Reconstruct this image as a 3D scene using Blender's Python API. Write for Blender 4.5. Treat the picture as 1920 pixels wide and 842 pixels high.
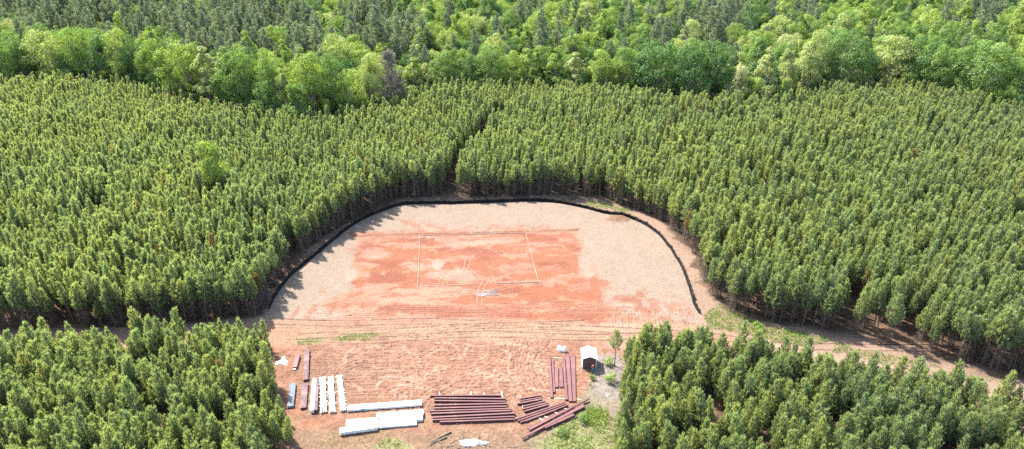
import bpy, bmesh, math, random
import numpy as np
from mathutils import Vector, Matrix

# ------------------------------------------------------------------ camera, light, exposure
SC = bpy.context.scene
for o in list(bpy.data.objects):
    bpy.data.objects.remove(o)
COL = SC.collection
CAM_H, PITCH, FPX = 77.0, math.radians(25.6), 1350.0
cam_d = bpy.data.cameras.new("camera")
cam = bpy.data.objects.new("camera", cam_d)
COL.objects.link(cam)
cam.location = (0, 0, CAM_H)
cam.rotation_euler = (math.pi / 2 - PITCH, 0, 0)
cam_d.sensor_width = 36.0
cam_d.lens = 36.0 * FPX / 1920.0
cam_d.clip_start = 1.0
cam_d.clip_end = 20000.0
SC.camera = cam

SUN_AZ, SUN_EL = math.radians(-44), math.radians(49)      # azimuth from +Y towards +X
sdir = Vector((math.sin(SUN_AZ) * math.cos(SUN_EL), math.cos(SUN_AZ) * math.cos(SUN_EL), math.sin(SUN_EL)))
world = bpy.data.worlds.new("World")
SC.world = world
world.use_nodes = True
wn = world.node_tree
sky = wn.nodes.new("ShaderNodeTexSky")
sky.sky_type = 'NISHITA'
sky.sun_disc = False
sky.sun_elevation = SUN_EL
sky.sun_rotation = SUN_AZ
sky.air_density = 1.2
sky.dust_density = 1.5
bgn = wn.nodes["Background"]
bgn.inputs[1].default_value = 0.14
wn.links.new(sky.outputs[0], bgn.inputs[0])
sun_d = bpy.data.lights.new("sun", 'SUN')
sun_d.energy = 5.0
sun_d.angle = math.radians(0.53)
sun_d.color = (1.0, 0.955, 0.88)
sun = bpy.data.objects.new("sun", sun_d)
COL.objects.link(sun)
sun.rotation_euler = sdir.to_track_quat('Z', 'Y').to_euler()
sun.location = sdir * 300
SC.view_settings.view_transform = 'Standard'
SC.view_settings.look = 'None'
SC.view_settings.exposure = 2.05
SC.view_settings.gamma = 1.0
SC.view_settings.use_curve_mapping = False
SC.render.engine = 'CYCLES'
SC.cycles.max_bounces = 6
SC.cycles.diffuse_bounces = 3
SC.cycles.glossy_bounces = 2
SC.cycles.transmission_bounces = 4
SC.cycles.use_denoising = False
SC.cycles.sample_clamp_indirect = 2.0

RNG = np.random.default_rng(7)
random.seed(7)
CP, SP = math.cos(PITCH), math.sin(PITCH)


def pix(px, py, z=0.0):
    """place in the world, at height z, of what stands at that spot of the survey picture"""
    a, b = (px - 960.0) / FPX, -(py - 421.0) / FPX
    d = (a, CP + b * SP, -SP + b * CP)
    t = (z - CAM_H) / d[2]
    return (a * t, d[1] * t)


def to_px(x, y, z=0.0):
    """numpy: survey picture position of a place"""
    zz = np.asarray(z) - CAM_H
    dep = y * CP - zz * SP
    up = y * SP + zz * CP
    return 960 + FPX * x / dep, 421 - FPX * up / dep


# ------------------------------------------------------------------ numpy noise
def vnoise(x, y, seed):
    def h(i, j):
        n = (i.astype(np.int64) * 374761393 + j.astype(np.int64) * 668265263 + seed * 1442695041) & 0x7fffffff
        n = ((n ^ (n >> 13)) * 1274126177) & 0x7fffffff
        return ((n ^ (n >> 16)) & 0xffff) / 65535.0
    xi, yi = np.floor(x), np.floor(y)
    fx, fy = x - xi, y - yi
    fx = fx * fx * (3 - 2 * fx)
    fy = fy * fy * (3 - 2 * fy)
    return (h(xi, yi) * (1 - fx) + h(xi + 1, yi) * fx) * (1 - fy) + (h(xi, yi + 1) * (1 - fx) + h(xi + 1, yi + 1) * fx) * fy


def fbm(x, y, seed, oct=4):
    s, a, t = 0, 0.5, 0
    for k in range(oct):
        s = s + a * vnoise(x * 2 ** k, y * 2 ** k, seed + 17 * k)
        t += a
        a *= 0.5
    return s / t


def sdist(u, v, poly):
    """signed distance to a polygon, negative inside"""
    p = np.asarray(poly, float)
    n = len(p)
    d2 = np.full(u.shape, 1e18)
    ins = np.zeros(u.shape, bool)
    for i in range(n):
        a, b = p[i], p[(i + 1) % n]
        ex, ey = b - a
        wx, wy = u - a[0], v - a[1]
        t = np.clip((wx * ex + wy * ey) / (ex * ex + ey * ey + 1e-12), 0, 1)
        d2 = np.minimum(d2, (wx - ex * t) ** 2 + (wy - ey * t) ** 2)
        c = ((a[1] > v) != (b[1] > v)) & (u < (b[0] - a[0]) * (v - a[1]) / (b[1] - a[1] + 1e-12) + a[0])
        ins ^= c
    d = np.sqrt(d2)
    return np.where(ins, -d, d)


def ldist(u, v, line):
    p = np.asarray(line, float)
    d2 = np.full(np.shape(u), 1e18)
    for i in range(len(p) - 1):
        a, b = p[i], p[i + 1]
        ex, ey = b - a
        wx, wy = u - a[0], v - a[1]
        t = np.clip((wx * ex + wy * ey) / (ex * ex + ey * ey + 1e-12), 0, 1)
        d2 = np.minimum(d2, (wx - ex * t) ** 2 + (wy - ey * t) ** 2)
    return np.sqrt(d2)


def sstep(a, b, x):
    t = np.clip((x - a) / (b - a), 0, 1)
    return t * t * (3 - 2 * t)


def W(poly, z=0.0):
    return [pix(a, b, z) for a, b in poly]


# ------------------------------------------------------------------ object helpers
def link(o, parent=None):
    COL.objects.link(o)
    if parent is not None:
        o.parent = parent
    return o


def tag(o, label=None, cat=None, group=None, kind=None):
    if label:
        o["label"] = label
    if cat:
        o["category"] = cat
    if group:
        o["group"] = group
    if kind:
        o["kind"] = kind
    return o


def empty(name, loc=(0, 0, 0), rz=0.0, label=None, cat=None, group=None):
    o = bpy.data.objects.new(name, None)
    o.empty_display_size = 0.3
    o.location = loc
    o.rotation_euler = (0, 0, rz)
    link(o)
    return tag(o, label, cat, group)


def mesh_np(name, verts, faces, mat=None, smooth=False, attrs=None):
    """faces: (n,3) or (n,4) int array, or a list of index tuples"""
    me = bpy.data.meshes.new(name)
    if isinstance(faces, np.ndarray):
        k = faces.shape[1]
        nf = len(faces)
        me.vertices.add(len(verts))
        me.vertices.foreach_set("co", np.asarray(verts, np.float32).ravel())
        me.loops.add(nf * k)
        me.loops.foreach_set("vertex_index", faces.astype(np.int32).ravel())
        me.polygons.add(nf)
        me.polygons.foreach_set("loop_start", np.arange(0, nf * k, k, dtype=np.int32))
        me.polygons.foreach_set("loop_total", np.full(nf, k, np.int32))
        me.update(calc_edges=True)
    else:
        me.from_pydata([tuple(v) for v in verts], [], faces)
        me.update()
    if smooth:
        me.polygons.foreach_set("use_smooth", np.ones(len(me.polygons), bool))
    if attrs:
        for an, (tp, arr) in attrs.items():
            at = me.attributes.new(an, tp, 'POINT')
            if tp == 'FLOAT_COLOR':
                at.data.foreach_set("color", np.asarray(arr, np.float32).ravel())
            else:
                at.data.foreach_set("value", np.asarray(arr).ravel())
    if mat:
        me.materials.append(mat)
    return me


class MB:
    """collects shapes of one part"""

    def __init__(s):
        s.v, s.f = [], []

    def box(s, x0, x1, y0, y1, z0, z1):
        return s.hexa([(x0, y0, z0), (x1, y0, z0), (x1, y1, z0), (x0, y1, z0), (x0, y0, z1), (x1, y0, z1), (x1, y1, z1), (x0, y1, z1)])

    def hexa(s, p):
        n = len(s.v)
        s.v += [tuple(q) for q in p]
        for f in ((0, 3, 2, 1), (4, 5, 6, 7), (0, 1, 5, 4), (1, 2, 6, 5), (2, 3, 7, 6), (3, 0, 4, 7)):
            s.f.append(tuple(n + i for i in f))
        return s

    def tube(s, pts, radii, n=6):
        b0 = len(s.v)
        pts = [Vector(p) for p in pts]
        for i, p in enumerate(pts):
            d = (pts[min(i + 1, len(pts) - 1)] - pts[max(i - 1, 0)]).normalized()
            a = d.cross(Vector((0.31, 0.95, 0.05))).normalized()
            b = d.cross(a)
            for k in range(n):
                t = 2 * math.pi * k / n
                s.v.append(tuple(p + (a * math.cos(t) + b * math.sin(t)) * radii[i]))
        for i in range(len(pts) - 1):
            for k in range(n):
                s.f.append((b0 + i * n + k, b0 + i * n + (k + 1) % n, b0 + (i + 1) * n + (k + 1) % n, b0 + (i + 1) * n + k))
        s.f.append(tuple(b0 + k for k in range(n))[::-1])
        s.f.append(tuple(b0 + (len(pts) - 1) * n + k for k in range(n)))
        return s

    def mesh(s, name, mat, smooth=False):
        return mesh_np(name, s.v, s.f, mat, smooth)

    def build(s, name, mat, parent=None, smooth=False):
        return link(bpy.data.objects.new(name, s.mesh(name, mat, smooth)), parent)


def add_part(name, me, parent):
    return link(bpy.data.objects.new(name, me), parent)


# ------------------------------------------------------------------ materials
def new_mat(name):
    m = bpy.data.materials.new(name)
    m.use_nodes = True
    nt = m.node_tree
    return m, nt, nt.nodes["Principled BSDF"]


def N(nt, kind, **kw):
    n = nt.nodes.new(kind)
    for k, v in kw.items():
        setattr(n, k, v)
    return n


def simple_mat(name, c, rough=0.6, var=0.12, scale=3.0, metal=0.0, spec=0.5, dirt=None, dirt_amt=0.35, bump=0.0, bscale=20.0):
    m, nt, b = new_mat(name)
    tc = N(nt, "ShaderNodeTexCoord")
    no = N(nt, "ShaderNodeTexNoise")
    no.inputs["Scale"].default_value = scale
    no.inputs["Detail"].default_value = 5
    nt.links.new(tc.outputs["Object"], no.inputs["Vector"])
    oi = N(nt, "ShaderNodeObjectInfo")
    hs = N(nt, "ShaderNodeHueSaturation")
    hs.inputs["Color"].default_value = (*c, 1)
    mr = N(nt, "ShaderNodeMapRange")
    mr.inputs["To Min"].default_value = 1 - var
    mr.inputs["To Max"].default_value = 1 + var
    ad = N(nt, "ShaderNodeMath", operation='ADD')
    sb = N(nt, "ShaderNodeMath", operation='MULTIPLY_ADD')
    nt.links.new(oi.outputs["Random"], sb.inputs[0])
    sb.inputs[1].default_value = 0.5
    sb.inputs[2].default_value = -0.25
    nt.links.new(no.outputs["Fac"], ad.inputs[0])
    nt.links.new(sb.outputs[0], ad.inputs[1])
    nt.links.new(ad.outputs[0], mr.inputs["Value"])
    nt.links.new(mr.outputs[0], hs.inputs["Value"])
    out = hs.outputs[0]
    if dirt:
        n2 = N(nt, "ShaderNodeTexNoise")
        n2.inputs["Scale"].default_value = scale * 0.4
        n2.inputs["Detail"].default_value = 6
        nt.links.new(tc.outputs["Object"], n2.inputs["Vector"])
        r2 = N(nt, "ShaderNodeMapRange")
        r2.inputs["From Min"].default_value = 0.5
        r2.inputs["From Max"].default_value = 0.72
        r2.inputs["To Max"].default_value = dirt_amt
        nt.links.new(n2.outputs["Fac"], r2.inputs["Value"])
        mx = N(nt, "ShaderNodeMixRGB")
        mx.inputs[2].default_value = (*dirt, 1)
        nt.links.new(r2.outputs[0], mx.inputs[0])
        nt.links.new(out, mx.inputs[1])
        out = mx.outputs[0]
    nt.links.new(out, b.inputs["Base Color"])
    b.inputs["Roughness"].default_value = rough
    b.inputs["Metallic"].default_value = metal
    b.inputs["Specular IOR Level"].default_value = spec
    if bump:
        n3 = N(nt, "ShaderNodeTexNoise")
        n3.inputs["Scale"].default_value = bscale
        nt.links.new(tc.outputs["Object"], n3.inputs["Vector"])
        bp = N(nt, "ShaderNodeBump")
        bp.inputs["Strength"].default_value = bump
        nt.links.new(n3.outputs["Fac"], bp.inputs["Height"])
        nt.links.new(bp.outputs[0], b.inputs["Normal"])
    return m


def leaf_mat(name, ramp, fresh, transl=0.35, rough=0.5, gloss=0.08, var=0.25, trans_tint=(1.25, 1.25, 0.6)):
    """foliage: colour by the plant's own tint (0..1) with a fresher growth colour on the shoots that carry 'fresh'"""
    m = bpy.data.materials.new(name)
    m.use_nodes = True
    nt = m.node_tree
    nt.nodes.clear()
    at = N(nt, "ShaderNodeAttribute", attribute_type='INSTANCER', attribute_name="tint")
    cr = N(nt, "ShaderNodeValToRGB")
    el = cr.color_ramp.elements
    el[0].position, el[0].color = ramp[0][0], (*ramp[0][1], 1)
    el[1].position, el[1].color = ramp[-1][0], (*ramp[-1][1], 1)
    for p, c in ramp[1:-1]:
        e = el.new(p)
        e.color = (*c, 1)
    nt.links.new(at.outputs["Fac"], cr.inputs[0])
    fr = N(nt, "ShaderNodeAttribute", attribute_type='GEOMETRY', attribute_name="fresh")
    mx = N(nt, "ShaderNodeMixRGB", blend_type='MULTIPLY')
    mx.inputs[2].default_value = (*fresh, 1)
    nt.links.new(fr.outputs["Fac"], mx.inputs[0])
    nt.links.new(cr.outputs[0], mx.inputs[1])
    # leaf to leaf variation
    lv = N(nt, "ShaderNodeAttribute", attribute_type='GEOMETRY', attribute_name="leafvar")
    mr = N(nt, "ShaderNodeMapRange")
    mr.inputs["To Min"].default_value = 1 - var
    mr.inputs["To Max"].default_value = 1 + var
    nt.links.new(lv.outputs["Fac"], mr.inputs["Value"])
    hs = N(nt, "ShaderNodeHueSaturation")
    nt.links.new(mr.outputs[0], hs.inputs["Value"])
    nt.links.new(mx.outputs[0], hs.inputs["Color"])
    df = N(nt, "ShaderNodeBsdfDiffuse")
    nt.links.new(hs.outputs[0], df.inputs["Color"])
    tr = N(nt, "ShaderNodeBsdfTranslucent")
    tm = N(nt, "ShaderNodeMixRGB", blend_type='MULTIPLY')
    tm.inputs[0].default_value = 1
    tm.inputs[2].default_value = (*trans_tint, 1)
    nt.links.new(hs.outputs[0], tm.inputs[1])
    nt.links.new(tm.outputs[0], tr.inputs["Color"])
    m1 = N(nt, "ShaderNodeMixShader")
    m1.inputs[0].default_value = transl
    nt.links.new(df.outputs[0], m1.inputs[1])
    nt.links.new(tr.outputs[0], m1.inputs[2])
    gl = N(nt, "ShaderNodeBsdfGlossy")
    gl.inputs["Roughness"].default_value = rough
    gl.inputs["Color"].default_value = (0.85, 0.9, 0.9, 1)
    m2 = N(nt, "ShaderNodeMixShader")
    m2.inputs[0].default_value = gloss
    nt.links.new(m1.outputs[0], m2.inputs[1])
    nt.links.new(gl.outputs[0], m2.inputs[2])
    out = N(nt, "ShaderNodeOutputMaterial")
    nt.links.new(m2.outputs[0], out.inputs["Surface"])
    return m


M = {}
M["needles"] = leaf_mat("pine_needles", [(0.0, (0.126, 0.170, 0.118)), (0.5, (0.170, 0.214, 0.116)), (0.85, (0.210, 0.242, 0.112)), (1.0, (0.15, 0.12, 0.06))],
                        (1.75, 1.68, 1.35), transl=0.56, gloss=0.05, rough=0.5)  # tip multiplier: new growth, with sunlit brightness put into the colour too
M["old_needles"] = leaf_mat("mature_pine_needles", [(0.0, (0.115, 0.15, 0.105)), (0.5, (0.15, 0.188, 0.125)), (1.0, (0.18, 0.215, 0.135))],
                            (1.3, 1.3, 1.15), transl=0.38, gloss=0.06, rough=0.5)
M["leaves"] = leaf_mat("broad_leaves", [(0.0, (0.05, 0.092, 0.04)), (0.3, (0.075, 0.135, 0.05)), (0.6, (0.128, 0.195, 0.06)), (0.85, (0.19, 0.25, 0.06)), (1.0, (0.30, 0.31, 0.19))],
                       (1.35, 1.35, 1.1), transl=0.42, gloss=0.01)
M["twigs"] = leaf_mat("bare_twigs", [(0.0, (0.085, 0.066, 0.052)), (1.0, (0.13, 0.105, 0.085))], (1, 1, 1), transl=0.05, gloss=0.0)
M["greytwigs"] = leaf_mat("grey_twigs", [(0.0, (0.12, 0.10, 0.085)), (1.0, (0.24, 0.21, 0.18))], (1, 1, 1), transl=0.05, gloss=0.0)
M["grass"] = leaf_mat("grass_blades", [(0.0, (0.10, 0.14, 0.03)), (0.5, (0.17, 0.245, 0.05)), (1.0, (0.26, 0.26, 0.09))], (1.4, 1.3, 0.9), transl=0.35, gloss=0.05, var=0.4)
M["bark"] = simple_mat("pine_bark", (0.13, 0.085, 0.06), 0.9, 0.35, 4.0, dirt=(0.22, 0.18, 0.15), dirt_amt=0.6)
M["greybark"] = simple_mat("grey_bark", (0.20, 0.175, 0.15), 0.9, 0.3, 3.0)
M["primer"] = simple_mat("red_oxide_primer", (0.105, 0.044, 0.042), 0.5, 0.18, 1.2, dirt=(0.22, 0.11, 0.08), dirt_amt=0.3)
M["primer"].node_tree.nodes["Principled BSDF"].inputs["Specular IOR Level"].default_value = 0.25
M["mauve"] = simple_mat("mauve_painted_steel", (0.095, 0.056, 0.063), 0.65, 0.15, 1.5, spec=0.15, dirt=(0.42, 0.24, 0.17), dirt_amt=0.3)
M["white_steel"] = simple_mat("white_painted_steel", (0.62, 0.62, 0.62), 0.4, 0.08, 1.5, dirt=(0.4, 0.3, 0.24), dirt_amt=0.25)
M["grey_steel"] = simple_mat("galvanised_steel", (0.10, 0.115, 0.13), 0.7, 0.4, 2.0, spec=0.2)
M["teal"] = simple_mat("teal_wrap", (0.22, 0.42, 0.42), 0.5, 0.15, 6)
M["timber"] = simple_mat("pale_timber", (0.45, 0.38, 0.30), 0.75, 0.2, 4.0, dirt=(0.25, 0.14, 0.09), dirt_amt=0.3)
M["pipe"] = simple_mat("grey_white_pipe", (0.34, 0.34, 0.36), 0.5, 0.1, 2.0)
M["formboard"] = simple_mat("grey_form_timber", (0.19, 0.135, 0.105), 0.8, 0.35, 2.0, dirt=(0.20, 0.09, 0.06), dirt_amt=0.7)
M["whiteplastic"] = simple_mat("white_plastic_sheet", (0.84, 0.84, 0.83), 0.45, 0.05, 3.0, dirt=(0.62, 0.42, 0.3), dirt_amt=0.3)
M["roof"] = simple_mat("white_metal_roof", (0.82, 0.83, 0.84), 0.35, 0.03, 1.0)
M["shedwall"] = simple_mat("brown_shed_siding", (0.085, 0.045, 0.04), 0.7, 0.15, 3.0)
M["trim"] = simple_mat("white_trim", (0.78, 0.77, 0.75), 0.5, 0.04, 3.0)
M["fence"] = simple_mat("black_silt_fabric", (0.008, 0.007, 0.007), 0.8, 0.25, 1.0, spec=0.1, dirt=(0.03, 0.018, 0.012), dirt_amt=0.4)
M["stake"] = simple_mat("weathered_stake", (0.16, 0.11, 0.08), 0.85, 0.3, 5.0)
M["deadwood"] = simple_mat("dead_wood", (0.17, 0.12, 0.08), 0.9, 0.35, 2.0)
M["skin"] = simple_mat("skin", (0.52, 0.33, 0.25), 0.55, 0.05, 5)
M["shirt"] = simple_mat("red_shirt", (0.40, 0.035, 0.02), 0.8, 0.12, 6)
M["jeans"] = simple_mat("blue_jeans", (0.09, 0.14, 0.26), 0.85, 0.15, 6)
M["hair"] = simple_mat("dark_hair", (0.06, 0.035, 0.025), 0.7, 0.1, 8)
M["boot"] = simple_mat("brown_boots", (0.13, 0.08, 0.05), 0.7, 0.1, 8)
M["bag"] = simple_mat("white_woven_bag", (0.80, 0.79, 0.76), 0.7, 0.06, 4, dirt=(0.6, 0.4, 0.28), dirt_amt=0.5)

# ------------------------------------------------------------------ layout of the place
FENCE_PX = [(503, 581), (510, 566), (520, 551), (533, 531), (548, 515), (572, 495), (598, 474), (628, 449), (660, 424), (690, 407), (722, 394), (752, 384),
            (800, 381.5), (850, 381), (920, 379), (985, 376.5), (1030, 378), (1060, 382), (1100, 391), (1135, 400), (1170, 406), (1200, 417), (1222, 430), (1238, 443),
            (1252, 460), (1266, 480), (1279, 503), (1288, 525), (1295, 548), (1302, 570), (1311, 588)]
FENCE = W(FENCE_PX)
# ground kept free of plantation trees: clearing, track, yard
FREE_PX = [(-400, 705), (-60, 628), (120, 619), (300, 612), (420, 604), (482, 592), (499, 566), (512, 546), (538, 510), (588, 464), (645, 420), (700, 392), (748, 373),
           (800, 368), (880, 369), (985, 366), (1060, 367), (1130, 374), (1178, 390), (1220, 405), (1253, 427), (1279, 454), (1302, 486), (1316, 524), (1329, 558), (1366, 587),
           (1440, 603), (1520, 615), (1620, 636), (1720, 660), (1830, 688), (1960, 722), (2200, 790),
           (2200, 890), (1960, 806), (1850, 758), (1720, 725), (1600, 704), (1500, 687), (1420, 674), (1310, 660), (1230, 658), (1176, 664), (1163, 690), (1168, 704), (1160, 722), (1166, 748), (1158, 770), (1166, 800), (1146, 842), (1136, 1000),
           (572, 1000), (556, 842), (536, 780), (520, 720), (508, 656), (440, 638), (300, 646), (150, 655), (0, 669), (-400, 751)]
FREE = np.array(W(FREE_PX))
# far edge of the plantation, read at canopy height
EDGE_PX = [(-500, 142), (-200, 140), (0, 142), (100, 142), (200, 151), (300, 163), (400, 190), (470, 203), (560, 213), (650, 207), (700, 192), (760, 170), (850, 156), (950, 152), (1100, 158),
           (1200, 164), (1330, 179), (1450, 182), (1530, 163), (1620, 148), (1700, 154), (1800, 172), (1920, 198), (2100, 215), (2500, 225)]
EDGE = np.array(W(EDGE_PX, 8.5))
STAND = np.array([(-400, 60)] + [tuple(p) for p in EDGE] + [(400, 60)])
LANE = np.array(W([(936, 214), (900, 255), (860, 300), (838, 345), (832, 372)], 4.0))   # an open row through the stand

# ------------------------------------------------------------------ ground
X0, X1, Y0, Y1, ST = -54.0, 46.0, 78.0, 184.0, 0.17


def axis(lo, hi, st, far0, far1):
    a = list(np.arange(lo, hi, st))
    for sgn, start, lim in ((1, a[-1], far1), (-1, lo, far0)):
        x, s = start, st
        while (x < lim) if sgn > 0 else (x > lim):
            s = min(s * 1.28, 160)
            x += sgn * s
            a.append(x)
    return np.array(sorted(a))


gx, gy = axis(X0, X1, ST, -2600, 2600), axis(Y0, Y1, ST, -400, 4200)
GX, GY = np.meshgrid(gx, gy)
U, V = to_px(GX, np.maximum(GY, 40.0))
warp = (fbm(GX * 0.25, GY * 0.25, 3) - 0.5)
warp2 = (fbm(GX * 0.9, GY * 0.9, 5) - 0.5)
UW, VW = U + warp * 34 + warp2 * 14, V + (fbm(GX * 0.25 + 40, GY * 0.25, 4) - 0.5) * 22 + (fbm(GX * 0.9 + 9, GY * 0.9, 8) - 0.5) * 10


RAG = fbm(GX * 0.9 + 50, GY * 1.3, 15, 4) * 0.6 + 0.4 * vnoise(GX * 3.4, GY * 3.4, 16)


def zone(poly, soft, uw=UW, vw=VW):
    m_ = 1 - sstep(-soft * 1.6, soft * 1.6, sdist(uw, vw, poly))
    return np.clip(m_ * 0.35 + 0.65 * sstep(0.32, 0.68, m_ + (RAG - 0.5) * 1.1), 0, 1) * (m_ > 0.001)


def blend(c, m, col):
    for k in range(3):
        c[..., k] = c[..., k] * (1 - m) + col[k] * m


H = (fbm(GX * 0.02, GY * 0.02, 11) - 0.5) * 0.6
near = ((GX > X0 - 1) & (GX < X1 + 1) & (GY > Y0 - 1) & (GY < Y1 + 1)).astype(float)
C = np.zeros(GX.shape + (3,))
n1, n2 = fbm(GX * 0.35, GY * 0.35, 21), fbm(GX * 1.3, GY * 1.3, 22)
# pine litter on the forest floor
blend(C, np.ones_like(n1), (0.17, 0.105, 0.07))
blend(C, sstep(0.5, 0.7, n1), (0.30, 0.17, 0.11))
blend(C, sstep(0.52, 0.75, n2) * 0.6, (0.12, 0.10, 0.05))
# cleared ground, straw mulch inside the fence
clear_m = zone(FREE_PX, 9)
blend(C, clear_m * 0.9, (0.52, 0.35, 0.25))
in_fence = zone(FENCE_PX + [(1312, 606), (1100, 606), (900, 600), (700, 600), (520, 600)], 3, U, V)
straw_n = fbm(GX * 0.6, GY * 0.6, 31, 5)
blend(C, in_fence, (0.50, 0.37, 0.28))
blend(C, in_fence * sstep(0.45, 0.75, straw_n) * 0.7, (0.43, 0.345, 0.25))
blend(C, in_fence * sstep(0.55, 0.8, fbm(GX * 0.3 + 7, GY * 0.3, 33)) * 0.6, (0.50, 0.345, 0.25))
# stripes of drilled seed rows in the straw
STRAW = in_fence.copy()
# red building pad
PAD = [(662, 470), (690, 445), (740, 437), (787, 436), (985, 432), (1082, 431), (1092, 455), (1098, 490), (1112, 515), (1140, 540), (1128, 556), (1150, 580), (1200, 604), (1010, 612), (880, 607), (760, 604), (640, 604),
       (590, 602), (618, 575), (660, 545), (672, 505)]
pad = zone(PAD, 13)
padR = zone([(1120, 560), (1200, 545), (1290, 570), (1312, 600), (1290, 618), (1160, 612)], 14) * 0.65 * sstep(0.35, 0.6, straw_n)
redp = np.clip(pad + padR, 0, 1)
STRAW *= 1 - redp
blend(C, redp, (0.48, 0.185, 0.10))
wx_, wy_ = GX + warp * 9 + warp2 * 3, GY + warp2 * 2.5
streak = fbm(wx_ * 0.22, wy_ * 0.62, 41, 6)
streak2 = fbm(wx_ * 0.10 + 3, wy_ * 0.28, 43, 6)
blend(C, redp * sstep(0.5, 0.68, streak) * 0.8, (0.58, 0.315, 0.21))
blend(C, redp * sstep(0.56, 0.7, streak2) * 0.8, (0.60, 0.36, 0.25))
blend(C, redp * sstep(0.55, 0.72, fbm(wx_ * 0.15 + 31, wy_ * 0.42, 44, 6)) * 0.95, (0.40, 0.14, 0.08))
for cx, cy, rx, ry, a in ((660, 515, 16, 14, .7), (700, 475, 30, 12, .5), (820, 497, 14, 10, .8), (850, 520, 60, 14, .6), (1095, 505, 14, 26, .7), (900, 455, 80, 10, .4), (600, 590, 45, 9, .9), (960, 500, 40, 9, .35)):
    blend(C, a * sstep(1.15, 0.5, np.hypot((UW - cx) / rx, (VW - cy) / ry)), (0.63, 0.43, 0.33))
# red streaks scraped through the straw at the back
for pl in ([(745, 412), (790, 418), (840, 428), (900, 425), (930, 421), (860, 431), (760, 424)], [(650, 437), (780, 434), (990, 432), (1080, 430), (1082, 435), (900, 441), (660, 446)],
           [(598, 545), (612, 538), (604, 553)], [(556, 575), (566, 570), (548, 600), (540, 602)], [(585, 572), (598, 568), (580, 602), (570, 600)]):
    blend(C, zone(pl, 4, U + warp2 * 10, V + warp2 * 8) * 0.9 * sstep(0.3, 0.5, straw_n), (0.50, 0.215, 0.14))
# mound of brown trash by the fence
md = np.hypot((U - 1158) / 26, (V - 410) / 8)
blend(C, sstep(1.2, 0.6, md + warp2 * 0.8), (0.36, 0.20, 0.13))
H += 0.45 * sstep(1.2, 0.1, md) * (0.6 + n2)
# ridge of earth along the back line of the pad
rd = ldist(U, V, [(650, 442), (780, 438.5), (986, 433.5), (1082, 430.5)])
H += 0.22 * sstep(3.0, 0.4, rd) * (0.4 + n2) * sstep(640, 700, U)
# road band
ROADP = [(-600, 640), (100, 634), (400, 622), (520, 604), (640, 606), (900, 603), (1150, 610), (1310, 612), (1345, 615), (1440, 634), (1560, 660), (1700, 688), (1920, 742), (2300, 850),
         (2300, 900), (1920, 790), (1700, 722), (1560, 694), (1440, 668), (1340, 652), (1150, 648), (900, 648), (640, 650), (520, 655), (300, 672), (0, 700), (-600, 790)]
road = zone(ROADP, 7)
blend(C, road * 0.95, (0.54, 0.32, 0.20))
blend(C, road * sstep(0.45, 0.7, fbm(GX * 0.05, GY * 0.7, 51, 5)) * 0.8, (0.60, 0.39, 0.27))
blend(C, road * sstep(0.55, 0.72, fbm(GX * 0.06 + 5, GY * 0.6, 52, 5)) * 0.7, (0.50, 0.26, 0.15))
blend(C, road * sstep(1330, 1450, U) * 0.6, (0.58, 0.43, 0.31))
blend(C, road * sstep(1330, 1500, U) * sstep(0.5, 0.65, n1) * 0.5, (0.40, 0.33, 0.18))
STRAW *= 1 - road
# yard in front
YARD = [(505, 648), (640, 644), (900, 642), (1100, 642), (1172, 660), (1170, 720), (1185, 790), (1165, 842), (1160, 1000), (540, 1000), (525, 842), (500, 720)]
yard = zone(YARD, 8)
blend(C, yard, (0.46, 0.222, 0.135))
blend(C, yard * sstep(0.48, 0.68, fbm(GX * 0.22, GY * 0.4, 61, 5)) * 0.8, (0.53, 0.29, 0.185))
blend(C, yard * sstep(0.5, 0.66, fbm(GX * 0.3 + 9, GY * 0.5, 62, 5)) * 0.75, (0.40, 0.195, 0.115))
blend(C, yard * sstep(1.1, 0.4, np.hypot((UW - 880) / 170, (VW - 700) / 45)) * 0.55, (0.50, 0.235, 0.145))
blend(C, yard * sstep(1.1, 0.3, np.hypot((UW - 620) / 110, (VW - 720) / 75)) * 0.7, (0.355, 0.20, 0.125))
blend(C, yard * sstep(790, 815, VW) * 0.7, (0.36, 0.235, 0.145))
blend(C, yard * sstep(745, 770, VW) * sstep(0.5, 0.62, n1) * 0.5, (0.38, 0.255, 0.16))
# grey chips right of the shed, grassy ground at the lower right
chips = zone([(1108, 668), (1165, 665), (1175, 740), (1160, 790), (1110, 770), (1105, 720)], 9)
blend(C, chips * 0.85, (0.40, 0.36, 0.315))
blend(C, zone([(1085, 760), (1110, 735), (1180, 770), (1190, 842), (1190, 990), (980, 990), (990, 830), (1040, 800)], 10) * 0.75, (0.36, 0.30, 0.18))
STRAW *= 1 - yard
for gp in ([(548, 640), (575, 633), (602, 632), (614, 640), (595, 647), (562, 648)], [(622, 637), (650, 628), (690, 623), (714, 627), (690, 638), (640, 643)], [(1010, 830), (1060, 800), (1130, 775), (1150, 842), (1000, 860)], [(690, 850), (710, 828), (755, 826), (775, 850)]):
    blend(C, zone(gp, 6) * 0.8, (0.36, 0.36, 0.15))


# wheel marks pressed and smeared into the soil
rut = np.zeros_like(H)
tone_d, tone_l = np.zeros_like(H), np.zeros_like(H)
IX0, IY0 = np.searchsorted(gx, X0), np.searchsorted(gy, Y0)


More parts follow.
